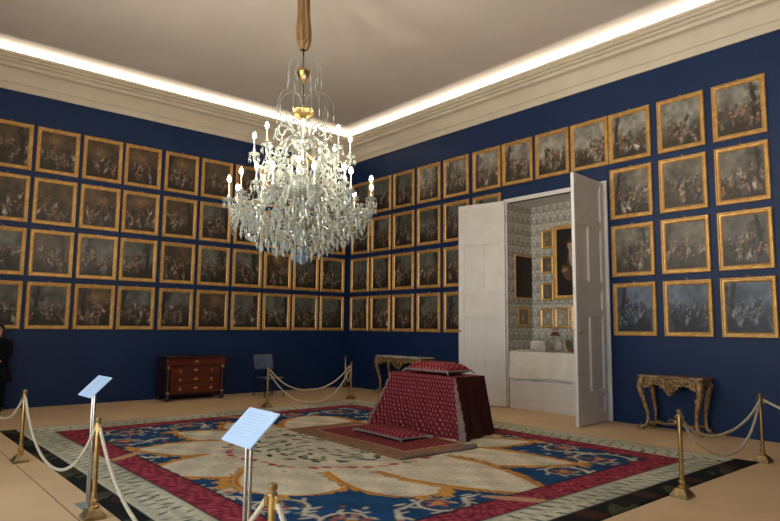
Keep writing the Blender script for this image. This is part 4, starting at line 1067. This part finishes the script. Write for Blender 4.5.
# ------------------------------------------------------------------ person standing by the left wall
def person():
    t = thing('person', 'person in black coat standing with hands clasped by the left wall', 'person', (.30, -8.63, 0), radians(-14))
    # skinned body, facing +x
    V = {}; E = []; Rr = []; order = []
    def j(n, p, r, par=None):
        V[n] = len(order); order.append(p); Rr.append(r)
        if par: E.append((V[par], V[n]))
    j('pelvis', (0, 0, .88), (.13, .10)); j('waist', (0, 0, 1.03), (.125, .095), 'pelvis'); j('chest', (.0, 0, 1.24), (.15, .11), 'waist'); j('neck0', (-.01, 0, 1.38), (.065, .06), 'chest')
    j('neck', (0, 0, 1.43), (.052, .052), 'neck0'); j('jaw', (.03, 0, 1.49), (.062, .07), 'neck'); j('head', (.01, 0, 1.56), (.078, .092), 'jaw'); j('crown', (0, 0, 1.625), (.062, .068), 'head')
    for s, n in ((-1, 'r'), (1, 'l')):
        j('sh' + n, (-.01, s * .165, 1.345), (.06, .06), 'chest'); j('el' + n, (-.02, s * .2, 1.08), (.043, .043), 'sh' + n)
        j('wr' + n, (.17, s * .075, .96), (.028, .026), 'el' + n); j('pa' + n, (.225, s * .03, .935), (.035, .022), 'wr' + n)
        j('hip' + n, (0, s * .09, .82), (.085, .085), 'pelvis'); j('kn' + n, (.01, s * .095, .47), (.056, .056), 'hip' + n); j('an' + n, (-.02, s * .1, .09), (.036, .036), 'kn' + n)
        j('to' + n, (.12, s * .115, .035), (.035, .028), 'an' + n)
        for k in range(4):
            b0 = (.245 + .004 * k, s * (.02 - .004 * k), .958 - .016 * k); L = (.036, .042, .04, .03)[k]
            j('f%d%s' % (k, n), b0, (.009, .009), 'pa' + n)
            j('g%d%s' % (k, n), (b0[0] + .012, b0[1] - s * L * .7, b0[2] - .012), (.0085, .0085), 'f%d%s' % (k, n))
            j('h%d%s' % (k, n), (b0[0] + .0, b0[1] - s * L * 1.3, b0[2] - .02), (.007, .007), 'g%d%s' % (k, n))
        j('t0' + n, (.215, s * .02, .965), (.010, .010), 'pa' + n); j('t1' + n, (.235, s * .0, .982), (.0085, .0085), 't0' + n)
    me = bpy.data.meshes.new('body'); me.from_pydata(order, E, []); me.update()
    o = bpy.data.objects.new('body', me); COL.objects.link(o); o.parent = t
    me.materials.append(M_skin)
    me.attributes.new('skin_dummy', 'FLOAT', 'POINT')
    md = o.modifiers.new('skin', 'SKIN'); md.use_smooth_shade = True
    if not me.skin_vertices:
        bpy.context.view_layer.objects.active = o
        bpy.ops.mesh.customdata_skin_add()
    sv = me.skin_vertices[0].data
    for i, r in enumerate(Rr): sv[i].radius = r; sv[i].use_root = (i == 0)
    s2 = o.modifiers.new('sub', 'SUBSURF'); s2.levels = 1; s2.render_levels = 1
    # face
    MB().tube([(.098, 0, 1.585), (.113, 0, 1.555), (.122, 0, 1.535), (.105, 0, 1.527)], [.008, .011, .014, .009], 8).build('nose', M_skin, t)
    for s in (-1, 1):
        MB().ball((.087, s * .031, 1.575), .008, .013, .008).build('eye', M_dark, t)
        MB().ball((.0, s * .086, 1.555), .018, .008, .03).build('ear', M_skin, t)
    MB().ball((.094, 0, 1.503), .006, .022, .005).build('mouth', pm('lips', (150, 84, 76), scale=5), t)
    def hair(u, v):
        a = 2 * pi * u; f = v * pi * .74
        fr = max(0, cos(a)); f *= 1 - .48 * fr ** 1.5
        return (-.005 + .098 * sin(f) * cos(a), .098 * sin(f) * sin(a), 1.585 + .095 * cos(f))
    MB().grid(hair, 24, 10).build('hair', M_hair, t, 60)
    # coat, trousers, shoes
    rings = [(1.415, .055, .07), (1.39, .085, .15), (1.34, .115, .205), (1.24, .135, .205), (1.05, .125, .175), (.92, .135, .195), (.75, .165, .245), (.62, .18, .275), (.56, .185, .285)]
    mb = MB(); V = []; F = []; n = 24
    for z, a, c in rings:
        for k in range(n): V.append((a * cos(2 * pi * k / n), c * sin(2 * pi * k / n), z))
    for i in range(len(rings) - 1):
        for k in range(n): F.append((i * n + k, (i + 1) * n + k, (i + 1) * n + (k + 1) % n, i * n + (k + 1) % n))
    mb.add(V, F); ct = mb.build('coat', M_black, t, 60); md = ct.modifiers.new('sub', 'SUBSURF'); md.levels = md.render_levels = 1
    for s in (-1, 1):
        MB().tube(smooth_path([(-.01, s * .165, 1.36), (-.015, s * .185, 1.22), (-.02, s * .198, 1.08), (.07, s * .15, 1.01), (.165, s * .078, .965)], 4), [.068] * 5 + [.058] * 5 + [.05] * 4 + [.042] * 3, 12).build('sleeve', M_black, t, 60)
        MB().tube([(0, s * .09, .82), (.01, s * .095, .47), (-.015, s * .1, .08)], [.105, .085, .075], 12).build('trouser_leg', M_black, t, 60)
        m = MB(); m.ball((.06, s * .11, .045), .14, .052, .045, 14, 8); m.ball((-.03, s * .105, .06), .06, .045, .06, 12, 6)
        m.build('shoe', M_dark, t, 60)
person()

# ------------------------------------------------------------------ light
LIGHT_COVE = 13.0; SKY = 6.2; GROUND_FILL = 3.2
W = bpy.data.worlds.new('daylight'); sc.world = W; W.use_nodes = True
wn = W.node_tree; bg = wn.nodes['Background']; bg.inputs['Strength'].default_value = SKY
g_ = wn.nodes.new('ShaderNodeNewGeometry'); s_ = wn.nodes.new('ShaderNodeSeparateXYZ'); r_ = wn.nodes.new('ShaderNodeValToRGB')   # sky above; brighter lower half added to light the ceiling through the windows
m_ = wn.nodes.new('ShaderNodeMapRange'); m_.inputs['From Min'].default_value = -1; m_.inputs['From Max'].default_value = 1
wn.links.new(g_.outputs['Incoming'], s_.inputs[0]); neg = wn.nodes.new('ShaderNodeMath'); neg.operation = 'MULTIPLY'; neg.inputs[1].default_value = -1
wn.links.new(s_.outputs['Z'], neg.inputs[0]); wn.links.new(neg.outputs[0], m_.inputs['Value']); wn.links.new(m_.outputs['Result'], r_.inputs['Fac'])
e_ = r_.color_ramp.elements; e_[0].position = .47; e_[0].color = (GROUND_FILL * 1.0, GROUND_FILL * .93, GROUND_FILL * .85, 1); e_[1].position = .53; e_[1].color = (.62, .80, 1.0, 1)
wn.links.new(r_.outputs['Color'], bg.inputs['Color'])
for i, w in enumerate(WIN):
    ld = bpy.data.lights.new('window_portal', 'AREA'); ld.shape = 'RECTANGLE'; ld.size = 2 * WW; ld.size_y = WZ1 - WZ0
    lo = bpy.data.objects.new('window_portal', ld); COL.objects.link(lo)
    lo.location = (w, YW - .12, (WZ0 + WZ1) / 2); lo.rotation_euler = (pi / 2, 0, 0)
    ld.cycles.is_portal = True
def strip(x, y, L, rz, power):
    ld = bpy.data.lights.new('cove_strip', 'AREA'); ld.shape = 'RECTANGLE'; ld.size = L; ld.size_y = .05; ld.energy = power; ld.color = (1.0, .89, .74)
    lo = bpy.data.objects.new('cove_strip', ld); COL.objects.link(lo); lo.location = (x, y, 7.06); lo.rotation_euler = (pi, 0, rz)
strip(.14, YW / 2, -YW - .5, pi / 2, LIGHT_COVE * 12.2)
strip(XW - .14, YW / 2, -YW - .5, pi / 2, LIGHT_COVE * 12.2)
strip(XW / 2, -.14, XW - .5, 0, LIGHT_COVE * 16)
strip(XW / 2, YW + .14, XW - .5, 0, LIGHT_COVE * 16)

# ------------------------------------------------------------------ camera + view
cam = bpy.data.cameras.new('camera'); co = bpy.data.objects.new('camera', cam); COL.objects.link(co)
co.location = (14.38951, -10.77535, 1.68049)
yaw, pitch, roll = radians(139.325291), radians(6.1515485), radians(0.573041)
from mathutils import Vector, Matrix
fw = Vector((cos(pitch) * cos(yaw), cos(pitch) * sin(yaw), sin(pitch))); rt = Vector((sin(yaw), -cos(yaw), 0)); upv = rt.cross(fw)
R = rt * cos(roll) + upv * sin(roll); U = -rt * sin(roll) + upv * cos(roll)
co.matrix_world = Matrix(((R.x, U.x, -fw.x, co.location.x), (R.y, U.y, -fw.y, co.location.y), (R.z, U.z, -fw.z, co.location.z), (0, 0, 0, 1)))
cam.sensor_fit = 'HORIZONTAL'; cam.sensor_width = 36; cam.lens = 620.0856 / 780 * 36; cam.clip_start = .05; cam.clip_end = 200
sc.camera = co
sc.view_settings.view_transform = 'Standard'; sc.view_settings.look = 'None'; sc.view_settings.gamma = 1; sc.view_settings.use_curve_mapping = False
sc.view_settings.exposure = 0.25
sc.cycles.max_bounces = 10; sc.cycles.transparent_max_bounces = 12; sc.cycles.sample_clamp_indirect = 6; sc.cycles.caustics_reflective = False; sc.cycles.caustics_refractive = False
